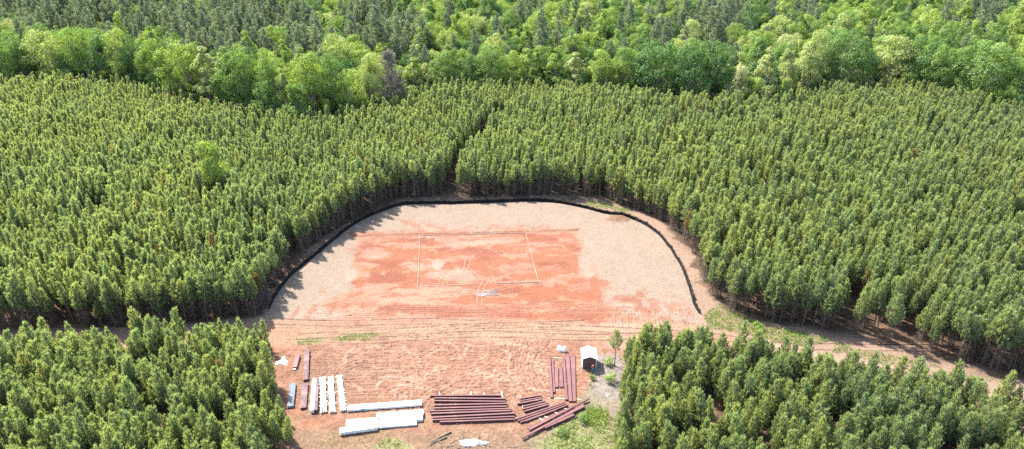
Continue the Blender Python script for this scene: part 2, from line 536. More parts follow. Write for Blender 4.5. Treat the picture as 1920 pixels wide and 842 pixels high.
def stamp(pts, depth, dcol, gauge=0.9, jit=0.0):
    p = np.asarray(pts, float)
    seg = np.hypot(*np.diff(p, axis=0).T)
    s = np.concatenate([[0], np.cumsum(seg)])
    t = np.arange(0, s[-1], 0.1)
    x, y = np.interp(t, s, p[:, 0]), np.interp(t, s, p[:, 1])
    dx, dy = np.gradient(x), np.gradient(y)
    l = np.hypot(dx, dy) + 1e-9
    nx, ny = -dy / l, dx / l
    lug = 0.6 + 0.4 * np.sign(np.sin(t * 9.0)) if jit else 1.0
    for off, k in ((-gauge, 1), (gauge, 1), (-gauge - 0.17, 0.8), (gauge + 0.17, 0.8), (-gauge - 0.34, -0.8), (gauge + 0.36, -0.8), (-gauge + 0.19, -0.8), (gauge - 0.19, -0.8)):
        ix = np.round((x + nx * off - X0) / ST).astype(int) + IX0
        iy = np.round((y + ny * off - Y0) / ST).astype(int) + IY0
        ok = (ix > 0) & (iy > 0) & (ix < len(gx) - 1) & (iy < len(gy) - 1)
        amp = (lug * np.ones_like(t))[ok]
        np.add.at(rut, (iy[ok], ix[ok]), -depth * k * amp)
        c_ = dcol * k * amp
        np.maximum.at(tone_d, (iy[ok], ix[ok]), c_)
        np.maximum.at(tone_l, (iy[ok], ix[ok]), -c_)


def spline(p, n=40):
    p = np.asarray(p, float)
    t = np.linspace(0, len(p) - 1, n)
    out = []
    for a in t:
        i = min(int(a), len(p) - 2)
        f = a - i
        p0, p1, p2, p3 = p[max(i - 1, 0)], p[i], p[i + 1], p[min(i + 2, len(p) - 1)]
        out.append(0.5 * ((2 * p1) + (-p0 + p2) * f + (2 * p0 - 5 * p1 + 4 * p2 - p3) * f * f + (-p0 + 3 * p1 - 3 * p2 + p3) * f ** 3))
    return np.array(out)


r = np.random.default_rng(5)
for k in range(80):                     # churned ground in the yard
    c = np.array(pix(r.uniform(690, 1010), r.uniform(655, 735)))
    a0, R, arc = r.uniform(0, 6.28), r.uniform(3.5, 14), r.uniform(0.5, 1.9)
    th = a0 + np.linspace(0, arc, 24)
    q = np.stack([c[0] + R * (np.cos(th) - np.cos(a0)), c[1] + 0.6 * R * (np.sin(th) - np.sin(a0))], 1)
    stamp(q, r.uniform(0.025, 0.07), r.uniform(0.25, 0.7), 0.85, 1)
for k in range(70):                     # long passes across the yard and along the road
    y0 = r.uniform(606, 735)
    a, b = r.uniform(520, 800), r.uniform(850, 1130)
    q = W([(a, y0 + r.normal(0, 4)), ((a + b) / 2, y0 + r.normal(0, 6)), (b, y0 + r.normal(0, 5))])
    stamp(spline(q), r.uniform(0.015, 0.05), r.uniform(0.15, 0.5), 0.9, 1)
for q in ([(615, 600), (660, 563), (700, 549), (740, 553), (770, 572), (800, 590)],):
    stamp(spline(W(q)), 0.012, 0.16, 0.85)
for q in ([(520, 603), (640, 607), (800, 603), (960, 611), (1100, 606)], [(700, 640), (900, 628), (1100, 634), (1300, 628), (1450, 650), (1650, 695)], [(560, 632), (750, 622), (950, 612), (1200, 622), (1330, 630)],
          [(975, 640), (960, 690), (985, 730)], [(985, 650), (975, 690), (1000, 735)], [(1000, 660), (990, 690), (1010, 730)]):
    stamp(spline(W(q)), 0.06, 0.6, 0.85)
for k in range(12):                     # skid marks fanned out by the front line of the pad
    a = r.uniform(0, math.pi)
    c = pix(r.uniform(820, 930), r.uniform(498, 556))
    L = r.uniform(2, 6)
    q = [(c[0] - L * math.cos(a), c[1] - L * math.sin(a)), (c[0] + r.normal(0, .4), c[1] + r.normal(0, .4)), (c[0] + L * math.cos(a), c[1] + L * math.sin(a))]
    stamp(spline(q), 0.015, -0.4, 0.45)
for k in range(75):                    # scratch lines turned up pale in the yard
    c = np.array(pix(r.uniform(660, 1015), r.uniform(646, 738)))
    a0, R, arc = r.uniform(0, 6.28), r.uniform(2, 9), r.uniform(0.3, 1.2)
    th = a0 + np.linspace(0, arc, 16)
    q = np.stack([c[0] + R * (np.cos(th) - np.cos(a0)), c[1] + 0.7 * R * (np.sin(th) - np.sin(a0))], 1)
    stamp(q, -0.02, -r.uniform(0.35, 0.75), 0.12)
for k in range(22):                     # grader passes in the lower pad
    c = pix(r.uniform(640, 1180), r.uniform(572, 600))
    L = r.uniform(3, 9)
    stamp([(c[0] - L, c[1] + r.normal(0, .5)), (c[0] + L, c[1] + r.normal(0, .5))], 0.03, 0.45, 0.7, 1)
for k in range(60):                     # clawed teeth marks, up and down the slope, right of the pad
    c = pix(r.uniform(1150, 1300), r.uniform(585, 608))
    stamp([(c[0], c[1] - 1.6), (c[0] + .2, c[1] + 1.6)], 0.02, 0.25, 0.15)


def blur(a):
    b = a * 2
    b[1:-1] = a[1:-1] * 2 + a[:-2] + a[2:]
    b[[0, -1]] = a[[0, -1]] * 4
    b = b / 4
    c = b * 2
    c[:, 1:-1] = b[:, 1:-1] * 2 + b[:, :-2] + b[:, 2:]
    c[:, [0, -1]] = b[:, [0, -1]] * 4
    return c / 4


tone_raw = 1.5 * tone_d * (1 - np.clip(tone_l * 1.5, 0, 1)) - 1.6 * tone_l
rut, tone = blur(np.clip(rut * 2.2, -0.26, 0.2)), 0.8 * tone_raw + 0.2 * blur(np.clip(1.5 * tone_d * (1 - np.clip(tone_l * 1.5, 0, 1)) - 1.6 * tone_l, -1.5, 1.5))
churn = np.clip(yard + road * 0.5 + redp * 0.35, 0, 1)
H += rut + near * ((fbm(GX * 1.1, GY * 1.1, 71, 4) - 0.5) * 0.10 * (0.3 + yard) + (vnoise(GX * 3.1, GY * 3.1, 72) - 0.5) * 0.06 * (0.4 + yard + STRAW * 0.5))
tp, tn = np.clip(tone, 0, 1), np.clip(-tone, 0, 1)
C *= (1 - 0.45 * tp)[..., None]
blend(C, tn * 0.8, (0.66, 0.42, 0.30))
C *= (1 + near * (vnoise(GX * 2.6, GY * 2.6, 73) - 0.5) * (0.10 + 0.22 * yard + 0.12 * road))[..., None]
C *= (1 + near * (fbm(GX * 0.8, GY * 0.8, 74, 3) - 0.5) * (0.2 + 0.35 * yard))[..., None]
C[..., 1:] *= (1 - 0.12 * tp)[..., None]
# far ground
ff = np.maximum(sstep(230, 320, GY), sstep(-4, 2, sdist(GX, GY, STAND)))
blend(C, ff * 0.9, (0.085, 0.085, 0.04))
nyx = GX.shape
verts = np.stack([GX.ravel(), GY.ravel(), H.ravel()], 1)
ii = np.arange(nyx[0] * nyx[1]).reshape(nyx)
faces = np.stack([ii[:-1, :-1].ravel(), ii[:-1, 1:].ravel(), ii[1:, 1:].ravel(), ii[1:, :-1].ravel()], 1)
rgba = np.concatenate([np.clip(C * 0.32, 0.01, 0.9).reshape(-1, 3), np.ones((verts.shape[0], 1))], 1)

gm, nt, gb = new_mat("clay_ground")
ca = N(nt, "ShaderNodeAttribute", attribute_type='GEOMETRY', attribute_name="soil")
sa = N(nt, "ShaderNodeAttribute", attribute_type='GEOMETRY', attribute_name="straw")
geo = N(nt, "ShaderNodeNewGeometry")
fn = N(nt, "ShaderNodeTexNoise")
fn.inputs["Scale"].default_value = 2.6
fn.inputs["Detail"].default_value = 8
fn.inputs["Roughness"].default_value = 0.7
nt.links.new(geo.outputs["Position"], fn.inputs["Vector"])
mr = N(nt, "ShaderNodeMapRange")
mr.inputs["From Min"].default_value = 0.3
mr.inputs["From Max"].default_value = 0.7
mr.inputs["To Min"].default_value = 0.60
mr.inputs["To Max"].default_value = 1.34
nt.links.new(fn.outputs["Fac"], mr.inputs["Value"])
hs = N(nt, "ShaderNodeHueSaturation")
nt.links.new(ca.outputs["Color"], hs.inputs["Color"])
nt.links.new(mr.outputs[0], hs.inputs["Value"])
# straw flecks
sn = N(nt, "ShaderNodeTexNoise")
sn.inputs["Scale"].default_value = 5.5
sn.inputs["Detail"].default_value = 3
nt.links.new(geo.outputs["Position"], sn.inputs["Vector"])
sr = N(nt, "ShaderNodeMapRange")
sr.inputs["From Min"].default_value = 0.54
sr.inputs["From Max"].default_value = 0.66
sr.inputs["To Max"].default_value = 0.5
nt.links.new(sn.outputs["Fac"], sr.inputs["Value"])
sm = N(nt, "ShaderNodeMath", operation='MULTIPLY')
nt.links.new(sr.outputs[0], sm.inputs[0])
nt.links.new(sa.outputs["Fac"], sm.inputs[1])
sx = N(nt, "ShaderNodeMixRGB")
sx.inputs[2].default_value = (0.085, 0.07, 0.04, 1)
nt.links.new(sm.outputs[0], sx.inputs[0])
nt.links.new(hs.outputs[0], sx.inputs[1])
nt.links.new(sx.outputs[0], gb.inputs["Base Color"])
gb.inputs["Roughness"].default_value = 0.95
gb.inputs["Specular IOR Level"].default_value = 0.15
bp = N(nt, "ShaderNodeBump")
bp.inputs["Strength"].default_value = 0.8
bp.inputs["Distance"].default_value = 0.2
nt.links.new(fn.outputs["Fac"], bp.inputs["Height"])
nt.links.new(bp.outputs[0], gb.inputs["Normal"])
ground = link(bpy.data.objects.new("ground", mesh_np("ground", verts, faces, gm, True, {"soil": ('FLOAT_COLOR', rgba), "straw": ('FLOAT', STRAW.ravel().astype(np.float32))})))
tag(ground, "red clay clearing, dirt track and pine litter on the forest floor", "ground", kind="structure")


def gz(x, y):
    i = np.clip(np.searchsorted(gx, x), 1, len(gx) - 1)
    j = np.clip(np.searchsorted(gy, y), 1, len(gy) - 1)
    i = i - (np.abs(gx[i - 1] - x) < np.abs(gx[i] - x))
    j = j - (np.abs(gy[j - 1] - y) < np.abs(gy[j] - y))
    return H[j, i]


# ------------------------------------------------------------------ tree meshes
def unit(a):
    return a / (np.linalg.norm(a, axis=-1, keepdims=True) + 1e-9)


def blades(orig, axis_, length, width, nb, spread, rng, fresh):
    """sprays of needle blades: one thin triangle each"""
    n = len(orig)
    o = np.repeat(orig, nb, 0)
    a = np.repeat(unit(axis_), nb, 0)
    L = np.repeat(length, nb) * rng.uniform(0.7, 1.15, n * nb)
    rnd = unit(rng.normal(size=(n * nb, 3)))
    perp = unit(rnd - a * (rnd * a).sum(1, keepdims=True))
    sp = spread * rng.uniform(0.3, 1.0, n * nb)[:, None]
    d = unit(a * np.cos(sp) + perp * np.sin(sp))
    o = o + a * (L * rng.uniform(-0.1, 0.55, n * nb))[:, None]
    side = unit(np.cross(d, unit(rng.normal(size=(n * nb, 3))))) * (width * rng.uniform(0.7, 1.3, n * nb))[:, None]
    tip = o + d * (L * 0.75)[:, None]
    v = np.stack([o - side, o + side, tip], 1).reshape(-1, 3)
    f = np.arange(len(v)).reshape(-1, 3)
    fr = np.repeat(np.repeat(fresh, nb) * rng.uniform(0.6, 1, n * nb), 3)
    fr = fr * np.tile([0.5, 0.5, 1.0], n * nb)
    lv = np.repeat(np.repeat(rng.uniform(0, 1, n), nb), 3)
    return v, f, fr, lv


def crown_mesh(name, sets, mat, mats=None):
    vs, fs, fr, lv, mi = [], [], [], [], []
    n = 0
    for k, (v, f, a, b) in enumerate(sets):
        vs.append(v)
        fs.append(f + n)
        fr.append(a)
        lv.append(b)
        mi.append(np.full(len(f), k if mats else 0))
        n += len(v)
    me = mesh_np(name, np.concatenate(vs), np.concatenate(fs), None, False,
                 {"fresh": ('FLOAT', np.concatenate(fr).astype(np.float32)), "leafvar": ('FLOAT', np.concatenate(lv).astype(np.float32))})
    for m in (mats or [mat]):
        me.materials.append(m)
    if mats:
        me.polygons.foreach_set("material_index", np.concatenate(mi).astype(np.int32))
    return me


def pine(h, zb, rmax, seed, dead_from=None, lush=1.0, lean=0.25):
    rng = np.random.default_rng(seed)
    bend = rng.normal(0, lean, 2)

    def cx(z):
        t = z / h
        return np.array([bend[0] * t * t, bend[1] * t * t, z])
    mb = MB()
    zs = np.linspace(-0.15, h * 0.97, 7)
    r0 = 0.011 * h + 0.02
    mb.tube([cx(z) for z in zs], [r0 * (1 - 0.9 * max(z, 0) / h) + 0.008 for z in zs], 7)
    O, A, L, F = [], [], [], []
    z = zb
    lop = rng.uniform(0, 6.28)
    while z < h - 0.25:
        t = (z - zb) / (h - zb)
        rr = rmax * (1 - t) ** 0.82 * (0.62 + 0.38 * min(1, t / 0.25))
        nb = 5 if t < 0.8 else 4
        ph = rng.uniform(0, 6.28)
        for k in range(nb):
            th = ph + 2 * math.pi * k / nb + rng.normal(0, 0.25)
            R = rr * rng.uniform(0.62, 1.18) * (1 + 0.12 * math.cos(th - lop))
            if R < 0.12:
                continue
            rise = R * rng.uniform(0.15, 0.55) + 0.25 * t
            b = cx(z)
            out = np.array([math.cos(th), math.sin(th), 0])
            mid = b + out * R * 0.55 + np.array([0, 0, rise * 0.30])
            tip = b + out * R + np.array([0, 0, rise])
            mb.tube([b, mid, tip], [0.032 * (1 - t * .6), 0.02, 0.007], 3)
            m = max(2, int(R * 5.2 * lush))
            for s in np.linspace(0.42, 1.0, m):
                q = (1 - s) ** 2 * b + 2 * s * (1 - s) * mid + s * s * tip
                lat = np.array([-out[1], out[0], 0]) * rng.normal(0, 0.26 * (0.4 + R * 0.45))
                for _ in range(2 if s > 0.6 else 1):
                    O.append(q + lat * rng.uniform(-1, 1) + rng.normal(0, 0.07, 3))
                    A.append(out * rng.uniform(0.0, 0.55) + lat * 0.4 + np.array([0, 0, 1.0]))
                    L.append(rng.uniform(0.42, 0.72))
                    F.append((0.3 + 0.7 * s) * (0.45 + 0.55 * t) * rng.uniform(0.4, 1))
        z += rng.uniform(0.30, 0.46)
    for k in range(9):
        O.append(cx(h - rng.uniform(0, 0.7)) + rng.normal(0, 0.10, 3))
        A.append(np.array([rng.normal(0, .25), rng.normal(0, .25), 1]))
        L.append(rng.uniform(0.45, 0.75))
        F.append(1.0)
    sets = [blades(np.array(O), np.array(A), np.array(L), 0.032, 12, 0.55, rng, np.array(F))]
    mats = [M["needles"]]
    if dead_from is not None:           # dead grey-brown lower branches
        O, A, L = [], [], []
        z = dead_from
        while z < zb + 0.6:
            for k in range(5):
                th = rng.uniform(0, 6.28)
                R = rng.uniform(0.5, 1.35)
                out = np.array([math.cos(th), math.sin(th), rng.normal(-0.05, 0.15)])
                b = cx(z)
                mb.tube([b, b + out * R], [0.018, 0.005], 3)
                for s in np.linspace(0.35, 1, 6):
                    O.append(b + out * R * s + rng.normal(0, 0.06, 3))
                    A.append(out * 0.6 + rng.normal(0, 0.5, 3) + np.array([0, 0, -0.2]))
                    L.append(rng.uniform(0.2, 0.5))
            z += rng.uniform(0.25, 0.4)
        sets.append(blades(np.array(O), np.array(A), np.array(L), 0.016, 4, 0.9, rng, np.zeros(len(O))))
        mats.append(M["twigs"])
    return mb.mesh("trunk", M["bark"]), crown_mesh("crown", sets, None, mats)


def leaf_quads(c, nrm, size, rng, fresh):
    n = len(c)
    nrm = unit(nrm)
    a = unit(np.cross(nrm, unit(rng.normal(size=(n, 3)))))
    b = np.cross(nrm, a)
    s = size[:, None]
    k = rng.uniform(0.55, 1.0, n)[:, None]
    v = np.stack([c - a * s, c - b * s * k * 0.8, c + a * s * 1.1, c + b * s * k], 1).reshape(-1, 3)
    i = np.arange(n) * 4
    f = np.concatenate([np.stack([i, i + 1, i + 2], 1), np.stack([i, i + 2, i + 3], 1)])
    return v, f, np.repeat(fresh, 4), np.repeat(rng.uniform(0, 1, n), 4)


def broadleaf(h, zb, rx, seed, nl=34, leaves=8600, leaf=0.20, lobe=0.25, flat=1.0, shape=0.0, trunkmat="greybark"):
    """crown of many leafy boughs on forked limbs; shape>0 narrows towards the top"""
    rng = np.random.default_rng(seed)
    cz, rz = (h + zb) / 2, (h - zb) / 2 * flat
    mb = MB()
    fork = zb + 0.25 * (h - zb)
    tr = 0.016 * h
    mb.tube([(0, 0, -0.2), (rng.normal(0, .1), rng.normal(0, .1), zb * 0.6), (rng.normal(0, .2), rng.normal(0, .2), fork)], [tr * 1.25, tr, tr * 0.75], 7)
    cs, rs = [], []
    for k in range(nl):
        u = rng.uniform(-0.75, 1.0)
        th = k * 2.39996 + rng.normal(0, 0.35)
        w = math.sqrt(max(0.05, 1 - u * u))
        tt = (u + 1) / 2
        w *= (1 - shape * tt)
        rad = rng.uniform(0.5, 1.02)
        c = np.array([math.cos(th) * w * rx * rad, math.sin(th) * w * rx * rad, cz + u * rz * rng.uniform(0.62, 0.98)])
        cs.append(c)
        rs.append(lobe * rx * rng.uniform(0.55, 1.4) * (1 - 0.45 * shape * tt))
    for c, rr in zip(cs[::2], rs[::2]):
        s = np.array([0, 0, fork * rng.uniform(0.8, 1.05)])
        mid = (s + c) / 2 + np.array([0, 0, -0.08 * h * rng.uniform(0, 1)])
        mb.tube([s, mid, c], [tr * 0.42, tr * 0.25, 0.03], 4)
    cs, rs = np.array(cs), np.array(rs)
    wgt = rs ** 2
    idx = rng.choice(nl, leaves, p=wgt / wgt.sum())
    d = unit(rng.normal(size=(leaves, 3)) + np.array([0, 0, 0.25]))
    rad = rs[idx] * np.clip(rng.normal(0.92, 0.14, leaves), 0.3, 1.3)
    p = cs[idx] + d * rad[:, None] * np.array([1, 1, 0.8])
    p += rng.normal(0, 0.12 * rs.mean(), (leaves, 3))
    cen = unit((p - np.array([0, 0, cz])) / np.array([rx, rx, rz]))
    nrm = unit(d * 0.9 + cen * 0.4 + rng.normal(0, 0.55, (leaves, 3)) + np.array([0, 0, 0.25]))
    fresh = np.clip(0.5 * (p[:, 2] - zb) / (h - zb) + rng.normal(0.2, 0.25, leaves), 0, 1) * (rng.uniform(0, 1, leaves) > 0.25)
    sz = leaf * rng.uniform(0.6, 1.35, leaves)
    return mb.mesh("trunk", M[trunkmat]), crown_mesh("crown", [leaf_quads(p, nrm, sz, rng, fresh)], M["leaves"])


def mature_pine(h, zb, rx, seed):
    rng = np.random.default_rng(seed)
    mb = MB()
    mb.tube([(0, 0, -0.2), (rng.normal(0, .15), rng.normal(0, .15), h * .5), (0, 0, h * 0.97)], [0.30, 0.22, 0.04], 7)
    O, A, L, F = [], [], [], []
    z = zb
    while z < h:
        t = (z - zb) / (h - zb)
        rr = rx * (1 - t) ** 0.6 * (0.55 + 0.45 * min(1, t / 0.35))
        for k in range(5):
            th = rng.uniform(0, 6.28)
            R = rr * rng.uniform(0.45, 1.15)
            out = np.array([math.cos(th), math.sin(th), 0.0])
            b = np.array([0, 0, z])
            tip = b + out * R + np.array([0, 0, R * rng.uniform(0.05, 0.5)])
            mb.tube([b, tip], [0.07, 0.02], 3)
            for s in np.linspace(0.45, 1, max(2, int(R * 3.2))):
                for _ in range(3):
                    O.append(b + (tip - b) * s + rng.normal(0, 0.28, 3))
                    A.append(out * rng.uniform(0, 0.9) + rng.normal(0, .35, 3) + np.array([0, 0, 0.8]))
                    L.append(rng.uniform(0.5, 0.85))
                    F.append(s * t)
        z += rng.uniform(0.6, 0.95)
    sets = [blades(np.array(O), np.array(A), np.array(L), 0.07, 7, 0.85, rng, np.array(F))]
    return mb.mesh("trunk", M["bark"]), crown_mesh("crown", sets, M["old_needles"])


def bare_tree(h, zb, rx, seed):
    rng = np.random.default_rng(seed)
    mb = MB()
    mb.tube([(0, 0, -0.2), (0.1, 0, h * .5), (0, 0.1, h * 0.95)], [0.3, 0.2, 0.03], 7)
    O, A, L = [], [], []
    for k in range(120):
        z = zb + (h - zb) * rng.uniform(0, 1) ** 0.8
        t = (z - zb) / (h - zb)
        R = rx * 1.15 * (1 - t) ** 0.8 * rng.uniform(0.5, 1.05) * (0.6 + 0.4 * min(1, t / 0.3))
        th = rng.uniform(0, 6.28)
        out = np.array([math.cos(th), math.sin(th), rng.uniform(0.3, 0.9)])
        b = np.array([0, 0, z])
        tip = b + out * R
        mb.tube([b, tip], [0.07, 0.015], 3)
        for s in rng.uniform(0.25, 1, 14):
            O.append(b + (tip - b) * s + rng.normal(0, 0.15, 3))
            A.append(out + rng.normal(0, 0.6, 3))
            L.append(rng.uniform(0.7, 1.5))
    v = blades(np.array(O), np.array(A), np.array(L), 0.035, 4, 0.7, rng, np.zeros(len(O)))
    return mb.mesh("trunk", M["greybark"]), crown_mesh("crown", [v], M["greytwigs"])


P_YOUNG = [pine(h, zb, r_, 100 + i) for i, (h, zb, r_) in enumerate([(6.7, 0.8, 1.28), (7.0, 0.9, 1.36), (5.9, 0.7, 1.2), (6.8, 1.0, 1.32), (6.3, 0.8, 1.45), (7.3, 1.1, 1.22)])]
P_STAND = [pine(h, zb, r_, 120 + i) for i, (h, zb, r_) in enumerate([(8.9, 3.2, 0.94), (9.4, 3.4, 1.0), (8.5, 3.0, 0.88), (9.1, 3.6, 1.04), (9.9, 3.8, 0.9)])]
P_EDGE = [pine(h, zb, r_, 140 + i, dead_from=0.9) for i, (h, zb, r_) in enumerate([(8.9, 4.0, 1.4), (9.5, 4.6, 1.5), (8.4, 3.3, 1.35), (9.2, 4.9, 1.4), (8.8, 3.4, 1.65)])]
B_ROUND = [broadleaf(20, 1.8, 5.6, 200 + i, nl=n) for i, n in enumerate((58, 66, 50))]
B_TALL = [broadleaf(22, 2.2, 4.0, 210 + i, nl=n, shape=0.55, lobe=0.27, leaves=7000) for i, n in enumerate((46, 52))]
B_WIDE = [broadleaf(18, 1.6, 6.4, 220 + i, nl=n, lobe=0.20, leaves=10000) for i, n in enumerate((84, 72))]
B_SMALL = [broadleaf(9, 0.8, 3.0, 230 + i, nl=n, leaves=3600, leaf=0.16, lobe=0.29) for i, n in enumerate((34, 38))]
P_OLD = [mature_pine(h, zb, r_, 240 + i) for i, (h, zb, r_) in enumerate([(22, 11, 3.0), (24, 12, 3.3), (20.5, 10, 2.8)])]
BARE = [bare_tree(20, 4, 4.2, 250)]
BUSH = [broadleaf(1.5, 0.1, 0.85, 260 + i, nl=14, leaves=650, leaf=0.085, lobe=0.42) for i in range(2)]


def put_tree(name, proto, x, y, spin, size, tint, label, cat, group=None, sz=None):
    e = empty(name, (x, y, float(gz(x, y)) - 0.02), spin, label, cat, group)
    e.scale = (size, size, sz or size)
    t = add_part("trunk", proto[0], e)
    c = add_part("crown", proto[1], e)
    c["tint"] = float(tint)
    return e, t, c


# ------------------------------------------------------------------ plantation positions
def jitter_grid(x0, x1, y0, y1, dx, dy, j, rot, rng):
    cx_, cy_ = (x0 + x1) / 2, (y0 + y1) / 2
    R = math.hypot(x1 - x0, y1 - y0) / 2
    a, b = np.meshgrid(np.arange(-R, R, dx), np.arange(-R, R, dy))
    a, b = a.ravel() + rng.normal(0, j * dx, a.size), b.ravel() + rng.normal(0, j * dy, b.size)
    x, y = cx_ + a * math.cos(rot) - b * math.sin(rot), cy_ + a * math.sin(rot) + b * math.cos(rot)
    k = (x > x0) & (x < x1) & (y > y0) & (y < y1)
    return x[k], y[k]


rng = np.random.default_rng(77)
px_, py_ = jitter_grid(-330, 330, 70, 345, 1.46, 1.74, 0.24, 0.55, rng)
u0, v0 = to_px(px_, py_, 0)
u9, v9 = to_px(px_, py_, 9)
seen = (u9 > -60) & (u9 < 1980) & (v9 < 900)
keep = seen & (sdist(px_, py_, STAND) < 0) & (sdist(px_, py_, FREE) > 0.3) & ((py_ > 175) | (rng.uniform(0, 1, len(px_)) > 0.04))
keep &= ldist(px_, py_, LANE) > 1.95 + 0.8 * rng.normal(0, .5, len(px_))
LONE = np.array(pix(386, 262, 18.0))
keep &= ldist(px_, py_, [LONE, LONE * (1 - 9.0 / np.hypot(*LONE))]) > 2.4
gap = fbm(px_ * 0.09, py_ * 0.09, 91)
keep &= ~((gap > 0.66) & (rng.uniform(0, 1, len(px_)) < 0.75))
px_, py_, u0, v0 = px_[keep], py_[keep], u0[keep], v0[keep]
fd = sdist(px_, py_, FREE)
# the nearer young stands lie on the camera side of the track
ROADLINE = np.array(W([(-600, 720), (0, 662), (300, 645), (520, 628), (900, 620), (1330, 632), (1560, 676), (1920, 766), (2400, 880)]))
young = py_ < np.interp(px_, ROADLINE[:, 0], ROADLINE[:, 1])
edge = (~young) & (fd < 3.2)
rim_k = ~(young & (fd < 3.0) & (rng.uniform(0, 1, len(px_)) < 0.22)) & ~(young & (fbm(px_ * 0.16, py_ * 0.16, 99) > 0.66))
px_, py_, u0, v0, fd, young, edge = px_[rim_k], py_[rim_k], u0[rim_k], v0[rim_k], fd[rim_k], young[rim_k], edge[rim_k]
print("pines", len(px_), "young", young.sum(), "edge", edge.sum())
hues = np.clip(0.48 + 0.62 * (fbm(px_ * 0.035, py_ * 0.035, 93) - 0.5) + rng.normal(0, 0.17, len(px_)), 0.02, 0.88)
hues[rng.uniform(0, 1, len(px_)) < 0.003] = 1.0
spin = rng.uniform(0, 6.283, len(px_))
big = np.clip(rng.normal(0.98, 0.13, len(px_)), 0.62, 1.3) * (0.92 + 0.3 * (fbm(px_ * 0.05, py_ * 0.05, 95) - 0.3))
big = np.where(young, big * np.where(fd < 3.0, rng.uniform(0.62, 1.05, len(px_)), rng.uniform(0.78, 1.06, len(px_))), big)
# tall sparser pines where the young stand meets the track
front = edge & (fd < 2.1)
near_y = np.where(young & (v0 < 905) & (u0 > -20) & (u0 < 1945))[0]
near_y = near_y[np.argsort(py_[near_y] - 60 * (fd[near_y] < 2.2))]
edge_i = np.where(front & (u0 > 0) & (u0 < 1920))[0]
edge_i = edge_i[np.argsort(np.hypot(px_[edge_i], py_[edge_i]))][:110]
single = set(edge_i.tolist())
for i in near_y:
    if len(single) >= 290:
        break
    single.add(int(i))
ORD = ["first", "second", "third", "fourth", "fifth", "sixth", "seventh", "eighth", "ninth", "tenth", "eleventh", "twelfth", "thirteenth", "fourteenth", "fifteenth", "sixteenth", "seventeenth", "eighteenth", "nineteenth"]
TENS = ["", "", "twenty", "thirty", "forty", "fifty", "sixty", "seventy", "eighty", "ninety"]


def nth(k):
    if k < 19:
        return ORD[k]
    n = k + 1
    if n >= 100:
        return "hundred-and-" + nth(n - 101) if n > 100 else "hundredth"
    t, u = divmod(n, 10)
    return TENS[t] + "-" + ORD[u - 1] if u else TENS[t][:-1] + "ieth"


def edge_side(i):
    if py_[i] > 112 and -48 < px_[i] < 46:
        if u0[i] < 745 and v0[i] < 592:
            return "L"
        if u0[i] <= 1180:
            return "B"
        if v0[i] < 560:
            return "R"
    return "TL" if px_[i] < 0 else "TR"


sides = {}
for i in sorted(single):
    if front[i]:
        sides.setdefault(edge_side(i), []).append(i)
pine_label = {}
TXT = {"L": ("bare-branched pine beside the black fence, {} going up its left curve", lambda i: -v0[i], "pines along the left curve of the fence"),
       "B": ("pine behind the far stretch of black fence, {} counting from left", lambda i: u0[i], "pines along the back of the clearing"),
       "R": ("bare-stemmed pine beyond the right fence, {} from the back corner downwards", lambda i: v0[i], "pines along the right side of the clearing"),
       "TR": ("tall pine shading the dirt track, {} from the clearing towards the right", lambda i: u0[i], "pines above the right dirt track"),
       "TL": ("tall dark pine above the left track, {} from the left picture edge", lambda i: u0[i], "pines above the left dirt track")}
for s, ids in sides.items():
    t, key, grp = TXT[s]
    for k, i in enumerate(sorted(ids, key=key)):
        pine_label[i] = (t.format(nth(k)), grp)
rows = {}
for i in single:
    if i not in pine_label:
        left = px_[i] < 0
        rim = fd[i] < 2.0
        rows.setdefault((left, rim), []).append(i)
for (left, rim), ids in rows.items():
    sd = "left" if left else "right"
    if rim:
        ids.sort(key=lambda i: math.atan2(py_[i] - 60, (px_[i] + 25) if left else (px_[i] - 20)), reverse=not left)
        for k, i in enumerate(ids):
            pine_label[i] = ("young pine on the rim of the near %s stand, %s along it" % (sd, nth(k)), "rim pines of the near %s stand" % sd)
    else:
        ids.sort(key=lambda i: (round(v0[i] / 26.0), u0[i]))
        rowk = sorted(set(round(v0[i] / 26.0) for i in ids), reverse=True)
        for rk in rowk:
            rr_ = [i for i in ids if round(v0[i] / 26.0) == rk]
            for k, i in enumerate(rr_):
                pine_label[i] = ("young pine inside the near %s stand, %s band up, %s from left" % (sd, nth(rowk.index(rk)), nth(k)), "young pines of the near %s stand" % sd)
for i in sorted(single):
    proto = P_YOUNG[i % 6] if young[i] else P_EDGE[i % 5]
    lab, grp = pine_label[i]
    put_tree("pine_tree", proto, px_[i], py_[i], spin[i], float(big[i]), hues[i], lab, "pine tree", grp)


